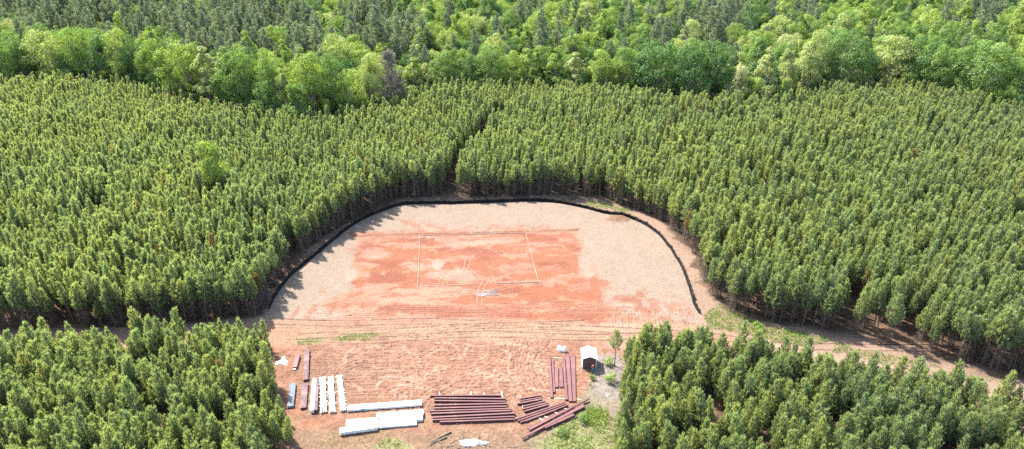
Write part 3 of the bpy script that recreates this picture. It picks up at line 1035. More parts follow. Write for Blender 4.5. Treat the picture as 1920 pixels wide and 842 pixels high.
def scatter_object(name, pts, protos, variant, spin, size, tint, label, cat):
    me = mesh_np(name, pts, np.zeros((0, 3), int), None, False,
                 {"variant": ('INT', variant.astype(np.int32)), "spin": ('FLOAT', spin.astype(np.float32)), "size": ('FLOAT', size.astype(np.float32)), "tint": ('FLOAT', tint.astype(np.float32)),
                  "lean": ('FLOAT', np.random.default_rng(len(pts)).normal(0, 0.05, len(pts)).astype(np.float32))})
    o = link(bpy.data.objects.new(name, me))
    tag(o, label, cat, kind="stuff")
    ng = bpy.data.node_groups.new(name + "_nodes", 'GeometryNodeTree')
    ng.interface.new_socket("Geometry", in_out='INPUT', socket_type='NodeSocketGeometry')
    ng.interface.new_socket("Geometry", in_out='OUTPUT', socket_type='NodeSocketGeometry')
    gi, go = ng.nodes.new("NodeGroupInput"), ng.nodes.new("NodeGroupOutput")

    def attr(n, t):
        a = ng.nodes.new("GeometryNodeInputNamedAttribute")
        a.data_type = t
        a.inputs["Name"].default_value = n
        return a
    av, asp, asz = attr("variant", 'INT'), attr("spin", 'FLOAT'), attr("size", 'FLOAT')
    cx_ = ng.nodes.new("ShaderNodeCombineXYZ")
    ng.links.new(asp.outputs["Attribute"], cx_.inputs["Z"])
    ng.links.new(attr("lean", 'FLOAT').outputs["Attribute"], cx_.inputs["X"])
    jn = ng.nodes.new("GeometryNodeJoinGeometry")
    for k, (to, co) in enumerate(protos):
        j2 = ng.nodes.new("GeometryNodeJoinGeometry")
        for ob in (to, co):
            oi = ng.nodes.new("GeometryNodeObjectInfo")
            oi.transform_space = 'ORIGINAL'
            oi.inputs["Object"].default_value = ob
            ng.links.new(oi.outputs["Geometry"], j2.inputs[0])
        cmp_ = ng.nodes.new("FunctionNodeCompare")
        cmp_.data_type = 'INT'
        cmp_.operation = 'EQUAL'
        ng.links.new(av.outputs["Attribute"], cmp_.inputs[2])
        cmp_.inputs[3].default_value = k
        ip = ng.nodes.new("GeometryNodeInstanceOnPoints")
        ng.links.new(gi.outputs[0], ip.inputs["Points"])
        ng.links.new(cmp_.outputs[0], ip.inputs["Selection"])
        ng.links.new(j2.outputs[0], ip.inputs["Instance"])
        ng.links.new(cx_.outputs[0], ip.inputs["Rotation"])
        ng.links.new(asz.outputs["Attribute"], ip.inputs["Scale"])
        ng.links.new(ip.outputs[0], jn.inputs[0])
    ng.links.new(jn.outputs[0], go.inputs[0])
    md_ = o.modifiers.new("scatter", 'NODES')
    md_.node_group = ng
    return o


# a handful of inner pines stand as single trees, too; they lend their shape to the mass
def lender(proto, i, lab, grp):
    e, t, c = put_tree("pine_tree", proto, px_[i], py_[i], spin[i], float(big[i]), hues[i], lab, "pine tree", grp)
    single.add(i)
    return (t, c)


inner = [i for i in np.where((~young) & (fd > 3) & (fd < 7) & (u0 > 100) & (u0 < 1850))[0] if i not in single]
inner.sort(key=lambda i: py_[i])
stand_l = []
for k, i in enumerate(inner[:5]):
    stand_l.append(lender(P_STAND[k], i, "dense pine of the main stand just above the dirt track, %s of five set back" % nth(k), "pines set back above the dirt track"))


def find_parts(proto):
    t = [o for o in bpy.data.objects if o.data is proto[0]][0]
    c = [o for o in bpy.data.objects if o.data is proto[1]][0]
    return (t, c)


rest = np.array([i for i in range(len(px_)) if i not in single])
zz = gz(px_[rest], py_[rest]) - 0.02
pts = np.stack([px_[rest], py_[rest], zz], 1)
lend = stand_l + [find_parts(p) for p in P_EDGE] + [find_parts(p) for p in P_YOUNG]
var = np.where(young[rest], 10 + rest % 6, np.where(edge[rest], 5 + rest % 5, rest % 5))
scatter_object("pine_plantation", pts, lend, var, spin[rest], big[rest], hues[rest], "dense even-aged pine plantation surrounding the red clay clearing", "pine plantation")

# ------------------------------------------------------------------ the hardwoods beyond the plantation
NAMES = [("dark green", 0.0, 0.34), ("fresh green", 0.34, 0.62), ("yellow-green", 0.62, 0.9), ("pale silvery-green", 0.9, 1.1)]


def colour_word(t):
    return [n for n, a, b in NAMES if a <= t < b][0]


HW = [  # picture x, top y, crown width px, tint, kind
    (15, 50, 70, .5, 'r'), (48, 78, 45, .4, 'r'), (84, 52, 72, .84, 'r'), (128, 92, 50, .35, 'r'), (152, 45, 78, .62, 'w'), (188, 62, 66, .4, 'r'), (226, 54, 60, .82, 'r'), (252, 64, 60, .33, 'r'), (290, 72, 58, .66, 'r'),
    (335, 58, 86, .72, 'w'), (386, 82, 56, .86, 't'), (424, 84, 64, .62, 't'), (452, 74, 74, .6, 'w'), (466, 112, 48, .55, 'r'), (504, 95, 54, .6, 'r'), (497, 150, 46, .45, 's'), (530, 124, 42, .84, 't'), (562, 152, 56, .6, 's'), (612, 182, 24, .8, 's'),
    (578, 88, 70, .7, 'r'), (622, 100, 60, .5, 'r'), (658, 130, 56, .74, 'r'), (692, 96, 58, .84, 'r'), (730, 96, 66, .95, 'b'), (776, 104, 50, .8, 't'), (830, 94, 58, .55, 'r'), (882, 98, 58, .3, 'r'), (920, 80, 66, .58, 'w'), (960, 90, 54, .74, 'r'), (988, 88, 48, .8, 't'),
    (1042, 86, 48, .7, 't'), (1078, 94, 48, .86, 't'), (1130, 90, 56, .8, 'r'), (1124, 122, 38, .84, 's'), (1172, 84, 54, .6, 'r'), (1205, 98, 46, .5, 'r'), (1236, 74, 96, .34, 'w'), (1300, 72, 86, .26, 'w'), (1342, 76, 74, .38, 'r'), (1386, 118, 44, 1.0, 's'),
    (1436, 84, 54, .93, 't'), (1476, 74, 40, .86, 't'), (1414, 142, 46, .7, 's'), (1462, 160, 38, .7, 's'), (1514, 94, 56, .92, 'r'), (1532, 40, 54, .92, 'r'), (1590, 54, 100, .42, 'w'), (1676, 62, 80, .91, 'r'), (1732, 60, 84, .4, 'w'), (1702, 130, 50, .66, 's'),
    (1798, 90, 66, .56, 'r'), (1852, 60, 104, .52, 'w'), (1815, 156, 36, .6, 's'), (1882, 166, 38, .7, 's'), (1912, 108, 50, .66, 'r'), (1770, 80, 60, .6, 'r')]
taken = []
hw_seen = []
for x, yt, w, tint, kd in HW:
    # stand it just behind the plantation's edge at that bearing
    best = None
    a = (x - 960) / FPX
    for D in np.arange(150, 420, 0.5):
        z = 0.0
        depth = D * CP + CAM_H * SP
        X = a * depth
        if sdist(np.array([X]), np.array([D]), STAND)[0] > 0:
            best = D
            break
    D = best + (3.0 if kd == 's' else 6.5 + (x * 7 % 5))
    dep = math.atan2(0, 1)
    b = -(yt - 421.0) / FPX
    dy, dz = CP + b * SP, -SP + b * CP
    h = CAM_H + D / dy * dz
    h = min(max(h, 7.0), 27.0)
    depth = D * CP + (CAM_H - h * 0.6) * SP
    X = a * depth
    half = w / 2 * depth / FPX * 1.08
    proto, h0, r0 = {'r': (B_ROUND[x % 3], 20, 6.2), 't': (B_TALL[x % 2], 22, 4.2), 'w': (B_WIDE[x % 2], 18, 6.9), 's': (B_SMALL[x % 2], 9, 3.3), 'b': (BARE[0], 20, 4.0)}[kd]
    taken.append((X, D, half))
    hw_seen.append((x, X, D, half / r0, h / h0, min(1.0, 0.58 + (tint - 0.58) * 1.25) if tint < .9 else tint, proto, kd, h))
hw_seen.sort(key=lambda q: q[0])
for k, (x, X, D, s, sh, tint, proto, kd, h) in enumerate(hw_seen):
    word = {'r': "rounded broadleaf tree", 't': "tall narrow broadleaf tree", 'w': "wide-crowned broadleaf tree", 's': "small low broadleaf tree", 'b': "bare tree"}[kd]
    if kd == 'b':
        lab = "grey leafless tree standing among the green broadleaves behind the plantation"
    else:
        lab = "%s %s, %s from left at the plantation's far edge" % (colour_word(tint), word, nth(k))
    put_tree("broadleaf_tree" if kd != 'b' else "bare_tree", proto, X, D, (x * 1.37) % 6.28, s, tint, lab, "tree", "front row of trees behind the plantation", sh)

# ragged fringe of low trees in front of them
rf = np.random.default_rng(61)
el = np.concatenate([[0], np.cumsum(np.hypot(*np.diff(EDGE, axis=0).T))])
fringe = []
for t in np.linspace(0.06, 0.94, 64) + rf.normal(0, 0.006, 64):
    x, y = np.interp(t * el[-1], el, EDGE[:, 0]), np.interp(t * el[-1], el, EDGE[:, 1])
    y += rf.uniform(1.0, 6.0)
    u, v = to_px(x, y, 5.0)
    if 0 < u < 1920 and rf.uniform() < 0.75:
        fringe.append((float(u), x, y, rf.uniform(0.55, 1.15), rf.uniform(0.6, 1.5), float(np.clip(rf.normal(0.48, 0.25), 0.08, 0.88))))
for k, (u, x, y, s_, sz_, t_) in enumerate(sorted(fringe)):
    put_tree("broadleaf_tree", B_SMALL[k % 2], x, y, k * 2.1, s_, t_, "low %s broadleaf in the fringe touching the plantation, %s from left" % (colour_word(t_), nth(k)), "tree", "low fringe of broadleaf trees", sz_)

bx, by = jitter_grid(-520, 520, 190, 640, 6.6, 6.6, 0.28, 0.3, np.random.default_rng(31))
rng = np.random.default_rng(33)
u18, v18 = to_px(bx, by, 18)
inst = (u18 > -60) & (u18 < 1980) & (v18 > -60) & (sdist(bx, by, STAND) > 8.5)
bx, by, u18, v18 = bx[inst], by[inst], u18[inst], v18[inst]
tk = np.array(taken)
dmin = np.min(np.hypot(bx[:, None] - tk[None, :, 0], by[:, None] - tk[None, :, 1]) - 0.75 * tk[None, :, 2], 1)
ok = dmin > 1.0
bx, by, u18, v18 = bx[ok], by[ok], u18[ok], v18[ok]
# patches of old pines among the hardwoods (picture ellipses read at canopy height)
pm = np.full(len(bx), -1.0)
for cx0, cy0, rx0, ry0 in ((120, 15, 210, 42), (400, 45, 130, 48), (480, 25, 110, 60), (560, 75, 70, 30), (700, 48, 70, 46), (760, 70, 40, 30), (1000, 14, 60, 16), (1230, 45, 34, 20), (1340, 36, 80, 36), (1510, 20, 50, 20), (1840, 8, 80, 16), (250, 36, 120, 22)):
    pm = np.maximum(pm, 1 - np.hypot((u18 - cx0) / rx0, (v18 - cy0) / ry0))
is_pine = (pm + rng.normal(0, 0.26, len(bx)) > 0.16) | (rng.uniform(0, 1, len(bx)) < 0.07)
tintb = np.clip(np.where(rng.uniform(0, 1, len(bx)) < 0.3, rng.uniform(0.7, 0.93, len(bx)), rng.normal(0.54, 0.2, len(bx))), 0.1, 0.97)
tintp = np.clip(rng.normal(0.45, 0.25, len(bx)), 0, 1)
kindb = rng.integers(0, 7, len(bx))
sizeb = np.clip(rng.normal(0.92, 0.19, len(bx)), 0.5, 1.35)
sizeb = np.where(is_pine, sizeb * 0.98, sizeb * 0.92)
spinb = rng.uniform(0, 6.28, len(bx))
BL = B_ROUND + B_TALL + B_WIDE
order = np.argsort(by - 6 * (rng.uniform(0, 1, len(bx))))
inview = (u18 > 0) & (u18 < 1920) & (v18 > 4)
nb_, np_ = 0, 0
used = set()
cell = {}
for i in order:
    if not inview[i]:
        continue
    if is_pine[i] and np_ < 170:
        np_ += 1
    elif not is_pine[i] and nb_ < 205:
        nb_ += 1
    else:
        continue
    used.add(int(i))
    # landmarks: which front tree it rises behind, and how many trees back
    fr = min(range(len(hw_seen)), key=lambda k: abs(hw_seen[k][0] - u18[i]))
    cell.setdefault((bool(is_pine[i]), fr), []).append(int(i))
for (ip_, fr), ids in cell.items():
    ids.sort(key=lambda i: by[i])
    for k, i in enumerate(ids):
        if ip_:
            lab = "old grey-green pine, %s behind the %s front-row broadleaf from left" % (nth(k), nth(fr))
            put_tree("mature_pine", P_OLD[i % 3], bx[i], by[i], spinb[i], float(sizeb[i]), tintp[i], lab, "pine tree", "old pines in the far woods")
        else:
            kd = BL[kindb[i]]
            lab = "%s broadleaf tree, %s behind the %s front-row tree from left" % (colour_word(tintb[i]), nth(k), nth(fr))
            put_tree("broadleaf_tree", kd, bx[i], by[i], spinb[i], float(sizeb[i]), tintb[i], lab, "tree", "broadleaf trees of the far woods")
rest = np.array([i for i in range(len(bx)) if i not in used])
lend = [find_parts(p) for p in BL] + [find_parts(p) for p in P_OLD]
var = np.where(is_pine[rest], 7 + rest % 3, kindb[rest])
print("far trees", len(bx), "single", len(used))
scatter_object("far_woods", np.stack([bx[rest], by[rest], gz(bx[rest], by[rest])], 1), lend, var, spinb[rest], sizeb[rest], np.where(is_pine[rest], tintp[rest], tintb[rest]),
               "far-off mixed woods of green broadleaves and grey-green old pines", "woods")
# one broadleaf grown up inside the plantation, and one grey round tree in the woods
x, y = pix(386, 262, 18.0)
put_tree("broadleaf_tree", B_SMALL[0], x, y, 0.4, 1.3, 0.82, "lone bright green broadleaf rising out of the pine plantation", "tree", None, 2.0)

# lone pine by the shed
x, y = pix(1152, 686)
lone = pine(7.2, 3.6, 1.35, 300, lush=0.75, lean=0.4)
put_tree("pine_tree", lone, x, y, 0.3, 1.0, 0.3, "slender lone pine with open crown standing behind the white-roofed shed", "pine tree")

# ------------------------------------------------------------------ silt fence
fr_root = empty("silt_fence", (*FENCE[0], float(gz(*FENCE[0]))), 0, "long low black silt fence curving round the back of the clearing", "fence")
fx0, fy0 = FENCE[0]
fz0 = fr_root.location.z
sp = spline(FENCE, 260)
seg = np.hypot(*np.diff(sp, axis=0).T)
s = np.concatenate([[0], np.cumsum(seg)])
post_me = MB().box(-0.025, 0.025, -0.025, 0.025, -0.1, 1.12).mesh("post", M["stake"])
n_post = int(s[-1] / 1.9)
pp = np.stack([np.interp(np.linspace(0, s[-1], n_post), s, sp[:, k]) for k in (0, 1)], 1)
pp += np.random.default_rng(3).normal(0, 0.05, pp.shape)
rg = np.random.default_rng(4)
lean_ = rg.normal(0, 0.10, (n_post, 2))
tops = 0.96 + rg.normal(0, 0.06, n_post)
for k in range(n_post):
    o = add_part("post", post_me, fr_root)
    o.location = (pp[k, 0] - fx0, pp[k, 1] - fy0, float(gz(*pp[k])) - fz0)
    o.rotation_euler = (lean_[k, 1], lean_[k, 0], rg.uniform(0, 1.5))
for k in range(n_post - 1):              # one length of fabric from stake to stake
    vs, fs = [], []
    for j in range(7):
        t = j / 6
        x, y = pp[k] * (1 - t) + pp[k + 1] * t
        g = float(gz(x, y)) - fz0
        sag = 0.13 * math.sin(math.pi * t) * rg.uniform(0.6, 1.3)
        top = tops[k] * (1 - t) + tops[k + 1] * t - sag
        lx = (lean_[k, 0] * (1 - t) + lean_[k + 1, 0] * t)
        ly = -(lean_[k, 1] * (1 - t) + lean_[k + 1, 1] * t)
        bell = 0.10 * math.sin(math.pi * t)
        for q, zz_ in enumerate((-0.05, 0.08, top * 0.5, top)):
            out = (0.28, 0.10, 0.05, 0.0)[q] + bell * (0, .2, .8, .3)[q]
            cx_, cy_ = -x, 150 - y
            l = math.hypot(cx_, cy_)
            vs.append((x - fx0 + cx_ / l * out + lx * zz_, y - fy0 + cy_ / l * out + ly * zz_, g + zz_))
    for j in range(6):
        for q in range(3):
            a = j * 4 + q
            fs.append((a, a + 4, a + 5, a + 1))
    me = mesh_np("fabric", vs, fs, M["fence"], True)
    o = add_part("fabric", me, fr_root)
    sol = o.modifiers.new("thickness", 'SOLIDIFY')
    sol.thickness = 0.012


# ------------------------------------------------------------------ building site things
def line_frame(a, b, z):
    """base point, length and heading of a straight thing from picture ends a to b read at height z"""
    A, B = Vector(pix(*a, z)), Vector(pix(*b, z))
    d = B - A
    return A, d.length, math.atan2(d.y, d.x)


def steel_beam(a, b, label, group, dep=0.42, dep2=None, fw=0.24, flat=False, base=0.12, mat="primer", tilt=0.0):
    top = base + (fw if flat else dep)
    A, L, rz = line_frame(a, b, top)
    dep2 = dep2 or dep
    o = empty("steel_beam", (A.x, A.y, float(gz(A.x, A.y)) * 0.3 + base), rz, label, "steel beam", group)
    o["kind"] = "thing"
    t = 0.028
    if not flat:
        w = fw / 2
        MB().hexa([(0, -w, 0), (L, -w, 0), (L, w, 0), (0, w, 0), (0, -w, t), (L, -w, t), (L, w, t), (0, w, t)]).build("bottom_flange", M[mat], o)
        MB().hexa([(0, -w, dep - t), (L, -w, dep2 - t), (L, w, dep2 - t), (0, w, dep - t), (0, -w, dep), (L, -w, dep2), (L, w, dep2), (0, w, dep)]).build("top_flange", M[mat], o)
        MB().hexa([(0.02, -.008, t), (L - .02, -.008, t), (L - .02, .008, t), (0.02, .008, t), (0.02, -.008, dep - t), (L - .02, -.008, dep2 - t), (L - .02, .008, dep2 - t), (0.02, .008, dep - t)]).build("web", M[mat], o)
        for x0, dd in ((-0.02, dep), (L, dep2)):
            MB().box(x0, x0 + 0.02, -w - .01, w + .01, -0.01, dd + 0.02).build("end_plate", M[mat], o)
    else:
        w, w2 = dep / 2, dep2 / 2
        for sg in (-1, 1):
            y0, y1 = sorted((sg * w, sg * (w - t)))
            Y0_, Y1_ = sorted((sg * w2, sg * (w2 - t)))
            MB().hexa([(0, y0, 0), (L, Y0_, 0), (L, Y1_, 0), (0, y1, 0), (0, y0, fw), (L, Y0_, fw), (L, Y1_, fw), (0, y1, fw)]).build("flange", M[mat], o)
        zc = fw * 0.86
        MB().hexa([(0.02, -w + t, zc - .008), (L - .02, -w2 + t, zc - .008), (L - .02, w2 - t, zc - .008), (0.02, w - t, zc - .008), (0.02, -w + t, zc + .008), (L - .02, -w2 + t, zc + .008), (L - .02, w2 - t, zc + .008), (0.02, w - t, zc + .008)]).build("web", M[mat], o)
        for x0, dd in ((-0.02, w), (L, w2)):
            MB().box(x0, x0 + 0.02, -dd - .02, dd + .02, -0.01, fw + 0.01).build("end_plate", M[mat], o)
    return o


def sleeper(a, b, label, group, h=0.1, w=0.12, z=0.0, name="timber_sleeper", mat="timber"):
    A, L, rz = line_frame(a, b, h)
    me = MB().hexa([(0, -w / 2, -0.05), (L, -w / 2, -0.05), (L, w / 2, -0.05), (0, w / 2, -0.05), (0, -w / 2 + .01, h), (L, -w / 2 + .01, h), (L, w / 2 - .01, h), (0, w / 2 - .01, h)])
    o = me.build(name, M[mat])
    o.location = (A.x, A.y, float(gz(A.x, A.y)) * 0.3 + z)
    o.rotation_euler = (0, 0, rz)
    return tag(o, label, "timber", group)


def zm(o, s, pts):
    return [(o[0] + x / s, o[1] + y / s) for x, y in pts]


# wide rack of long beams, centre
GA = [((52, 118), (1005, 115), .30, .24), ((105, 150), (1068, 160), .36, .26), ((105, 188), (1068, 198), .36, .26), ((105, 245), (1082, 225), .42, .26), ((105, 286), (1080, 262), .40, .28),
      ((48, 325), (1138, 294), .36, .24), ((60, 362), (1136, 322), .30, .30), ((88, 412), (1193, 356), .42, .30), ((80, 445), (1185, 400), .38, .24), ((176, 472), (1182, 436), .38, .26)]
for k, (a, b, d, w) in enumerate(GA):
    (a, b) = zm((800, 725), 7.194, (a, b))
    steel_beam(a, b, "long maroon steel beam in the wide level rack, %s from the back of ten" % nth(k), "beams of the wide rack", d, fw=w)
for k, (a, b) in enumerate((((172, 70), (198, 515)), ((348, 72), (412, 510)), ((600, 62), (606, 500)), ((768, 72), (852, 474)))):
    (a, b) = zm((800, 725), 7.194, (a, b))
    sleeper(a, b, "pale timber sleeper under the wide beam rack, %s from the left" % nth(k), "sleepers under the wide rack")
a, b = zm((800, 725), 7.194, ((1008, 62), (1026, 142)))
sleeper(a, b, "short thick white plank lying across the right end of the wide beam rack", None, 0.40, 0.2, name="timber_plank")
# short fanned beams
for k, (a, b, w) in enumerate((((115, 158), (395, 112), .26), ((115, 190), (396, 144), .22), ((72, 226), (404, 168), .30), ((150, 264), (444, 190), .24), ((150, 298), (486, 214), .30), ((162, 332), (490, 240), .26))):
    (a, b) = zm((960, 725), 7.194, (a, b))
    steel_beam(a, b, "short dark maroon beam in the small fanned rack, %s from the back of six" % nth(k), "beams of the small fanned rack", 0.30, fw=w)
for k, (a, b) in enumerate((((108, 118), (170, 372)), ((300, 90), (400, 300)))):
    (a, b) = zm((960, 725), 7.194, (a, b))
    sleeper(a, b, "timber sleeper under the small fanned rack, the %s one" % ("left" if k == 0 else "right"), "sleepers under the fanned rack")
for k, (a, b, w, d) in enumerate((((45, 436), (712, 206), .26, .32), ((80, 458), (730, 226), .24, .32), ((112, 480), (752, 246), .22, .28), ((182, 462), (604, 306), .26, .26))):
    (a, b) = zm((960, 725), 7.194, (a, b))
    steel_beam(a, b, "maroon beam in the slanting middle bundle, %s from the back of four" % nth(k), "beams of the slanting middle bundle", d, fw=w)
for k, (a, b, w, w2) in enumerate((((228, 570), (1036, 158), .62, .26), ((138, 684), (972, 250), .30, .62), ((448, 552), (832, 372), .26, .55), ((345, 596), (878, 398), .24, .24))):
    (a, b) = zm((960, 725), 7.194, (a, b))
    steel_beam(a, b, "tapered maroon beam in the diagonal front bundle, %s from the back of four" % nth(k), "beams of the diagonal front bundle", w, w2, 0.22, flat=True, base=0.34 if k < 3 else 0.12)
for k, (a, b) in enumerate((((352, 412), (560, 560)), ((432, 398), (700, 498)), ((556, 338), (836, 440)), ((690, 290), (880, 330)))):
    (a, b) = zm((960, 725), 7.194, (a, b))
    sleeper(a, b, "timber sleeper under the diagonal front bundle, %s from its lower end" % nth(k), "sleepers under the diagonal bundle", 0.16, 0.18)
# upright rack of tapered columns beside the shed
for k, (a, b, w, w2) in enumerate((((62, 182), (94, 682), .44, .46), ((104, 226), (124, 616), .30, .28), ((150, 318), (154, 556), .64, .56), ((203, 296), (214, 552), .48, .62), ((238, 202), (274, 706), .42, .42), ((284, 168), (324, 728), .78, .48), ((350, 168), (369, 728), .82, .50))):
    (a, b) = zm((1020, 640), 6.479, (a, b))
    steel_beam(a, b, "pinkish maroon tapered column laid flat beside the shed, %s from the left of seven" % nth(k), "columns laid out by the shed", w, w2, 0.20, flat=True, base=0.12)
for k, (a, b) in enumerate((((26, 198), (404, 214)), ((36, 313), (420, 340)), ((26, 512), (426, 512)), ((48, 690), (458, 706)))):
    (a, b) = zm((1020, 640), 6.479, (a, b))
    sleeper(a, b, "thin white timber under the columns by the shed, %s from the far end" % nth(k), "timbers under the columns by the shed", 0.1, 0.13)
a, b = zm((1020, 640), 6.479, ((755, 615), (770, 670)))
sleeper(a, b, "single short white stick lying on the pale chips right of the beams", None, 0.05, 0.1, name="timber_stick")


def panel_stack(name, a, b, w, h, label, cat, group, mats, layers=3, battens=4, z0=0.1, seed=1, w2=None):
    rg_ = random.Random(seed)
    A, L, rz = line_frame(a, b, z0 + h)
    o = empty(name, (A.x, A.y, float(gz(A.x, A.y)) * 0.3), rz, label, cat, group)
    th = h / layers
    for k in range(layers):
        z = z0 + k * th
        e0, e1, dy = rg_.uniform(0, .12), rg_.uniform(0, .15), rg_.uniform(-.02, .02)
        mb = MB()
        # ribbed sheet bundle: shallow ribs along its length on the top layer
        ww = w / 2 - (0.03 if k < layers - 1 else 0)
        mb.box(e0, L - e1, -ww + dy, ww + dy, z, z + th - 0.012)
        mb.build("panel", M[mats[k % len(mats)]], o)
        if k == layers - 1:
            nr = max(3, int(w / 0.3))
            for q in range(nr):
                yy = -ww + dy + (q + 0.5) * 2 * ww / nr
                MB().hexa([(e0 + .01, yy - .04, z + th - .0125), (L - e1 - .01, yy - .04, z + th - .0125), (L - e1 - .01, yy + .04, z + th - .0125), (e0 + .01, yy + .04, z + th - .0125),
                           (e0 + .01, yy - .02, z + th + .015), (L - e1 - .01, yy - .02, z + th + .015), (L - e1 - .01, yy + .02, z + th + .015), (e0 + .01, yy + .02, z + th + .015)]).build("rib", M[mats[k % len(mats)]], o)
    for q in range(battens):
        x = L * (q + 0.5) / battens + rg_.uniform(-.2, .2)
        MB().box(x - .05, x + .05, -w / 2 - rg_.uniform(.08, .2), w / 2 + rg_.uniform(.08, .2), -0.05, z0 - 0.003).build("batten", M["timber"], o)
    return o


Z4 = lambda *p: zm((510, 645), 6.013, p)
(a, b) = Z4((296, 112), (255, 262)); panel_stack("panel_bundle", a, b, 0.75, 0.42, "short mauve bundle lying slightly askew next to the white plastic heap", "panel bundle", "bundles on the left of the yard", ["mauve", "primer"], 2, 3, seed=3)
(a, b) = Z4((238, 278), (268, 282)); sleeper(a, b, "small white board at the near end of the short askew bundle", None, 0.25, 0.4, name="timber_board")
(a, b) = Z4((396, 64), (380, 400)); panel_stack("panel_bundle", a, b, 0.80, 0.40, "long narrow mauve bundle, farthest back of the left bundles", "panel bundle", "bundles on the left of the yard", ["primer", "mauve"], 2, 5, seed=4)
(a, b) = Z4((373, 440), (350, 722)); panel_stack("panel_bundle", a, b, 0.95, 0.36, "smooth pale mauve panel stack between the grey stack and the taller white one", "panel bundle", "bundles on the left of the yard", ["mauve"], 3, 4, seed=5)
(a, b) = Z4((236, 438), (206, 705)); panel_stack("panel_bundle", a, b, 1.0, 0.40, "shaded grey metal panel stack under the pines at the yard's left rim", "panel bundle", "bundles on the left of the yard", ["grey_steel"], 3, 4, seed=6)
(a, b) = Z4((478, 392), (450, 745)); panel_stack("panel_bundle", a, b, 0.62, 0.62, "tall white panel stack on the left of the purlin bundles", "panel bundle", "bundles on the left of the yard", ["white_steel"], 4, 4, seed=7)
(a, b) = Z4((512, 390), (493, 745)); panel_stack("panel_bundle", a, b, 0.50, 0.55, "narrow mauve stack leaning against the tall white stack", "panel bundle", "bundles on the left of the yard", ["mauve"], 3, 4, seed=8)


def purlin_bundle(a, b, w, n, label, bats, seed):
    rg_ = random.Random(seed)
    h = 0.34
    A, L, rz = line_frame(a, b, h + 0.1)
    o = empty("purlin_bundle", (A.x, A.y, float(gz(A.x, A.y)) * 0.3), rz, label, "purlin bundle", "white purlin bundles")
    pw = w / n
    for k in range(n):
        y = -w / 2 + (k + 0.5) * pw
        mb = MB()
        e = rg_.uniform(0, .15)
        q = pw * 0.24
        mb.box(e, L - e, y - q, y + q, 0.1 + h - 0.03, 0.1 + h)
        mb.box(e, L - e, y - q, y - q + 0.02, 0.1, 0.1 + h - 0.03)
        mb.box(e, L - e, y - q + 0.02, y + q * 0.9, 0.1, 0.125)
        mb.build("purlin", M["white_steel"], o)
        MB().box(e + .05, L - e - .05, y - q + .03, y + q * .8, 0.126, 0.1 + h * 0.5).build("purlin", M["primer"], o)  # dark fill added inside, painting shade into the gaps between the white strips
    for t in bats:
        x = L * t
        MB().box(x - .045, x + .045, -w / 2 - rg_.uniform(.08, .22), w / 2 + rg_.uniform(.08, .22), 0.1 + h + .003, 0.1 + h + 0.05).build("batten", M["white_steel"], o)
    for t in (.1, .4, .7, .95):
        MB().box(L * t - .05, L * t + .05, -w / 2 - .15, w / 2 + .15, -0.05, 0.097).build("batten", M["timber"], o)


(a, b) = Z4((568, 368), (583, 768)); purlin_bundle(a, b, 1.05, 3, "white purlin bundle nearest the tall white stack, its battens close-set", (.03, .22, .32, .48, .58, .72, .82), 1)
(a, b) = Z4((660, 362), (684, 768)); purlin_bundle(a, b, 0.98, 3, "middle white purlin bundle of three, with few cross battens", (.2, .5, .78), 2)
(a, b) = Z4((757, 352), (806, 750)); purlin_bundle(a, b, 0.92, 3, "rightmost white purlin bundle of three, with many cross battens", (.04, .2, .46, .54, .7, .76, .85, .93), 3)

Z5 = lambda *p: zm((625, 740), 8.256, p)
(a, b) = Z5((215, 200), (1378, 112)); w1 = panel_stack("panel_stack", a, b, 1.15, 0.42, "long single white panel stack with a teal wrap band, behind the others", "panel stack", "white panel stacks", ["white_steel"], 3, 6, seed=11)
MB().box(2.15, 2.85, -0.60, 0.60, 0.14, 0.56).build("wrap_band", M["teal"], w1)
(a, b) = Z5((195, 428), (690, 388)); panel_stack("panel_stack", a, b, 1.15, 0.50, "short white panel stack behind the front left one", "panel stack", "white panel stacks", ["white_steel"], 3, 4, seed=12)
(a, b) = Z5((96, 550), (690, 468)); panel_stack("panel_stack", a, b, 1.10, 0.60, "tall white panel stack nearest the grass, throwing a black shadow", "panel stack", "white panel stacks", ["white_steel"], 4, 4, seed=13)
(a, b) = Z5((664, 320), (1398, 262)); panel_stack("panel_stack", a, b, 1.10, 0.60, "white panel stack at the right rear of the lower group", "panel stack", "white panel stacks", ["white_steel"], 4, 5, seed=14)
(a, b) = Z5((700, 398), (1388, 345)); panel_stack("panel_stack", a, b, 0.95, 0.50, "white panel stack in the middle right of the lower group", "panel stack", "white panel stacks", ["white_steel"], 3, 5, seed=15)
(a, b) = Z5((698, 472), (1300, 425)); panel_stack("panel_stack", a, b, 0.90, 0.36, "low white panel stack at the right front of the lower group", "panel stack", "white panel stacks", ["white_steel"], 3, 5, seed=16)


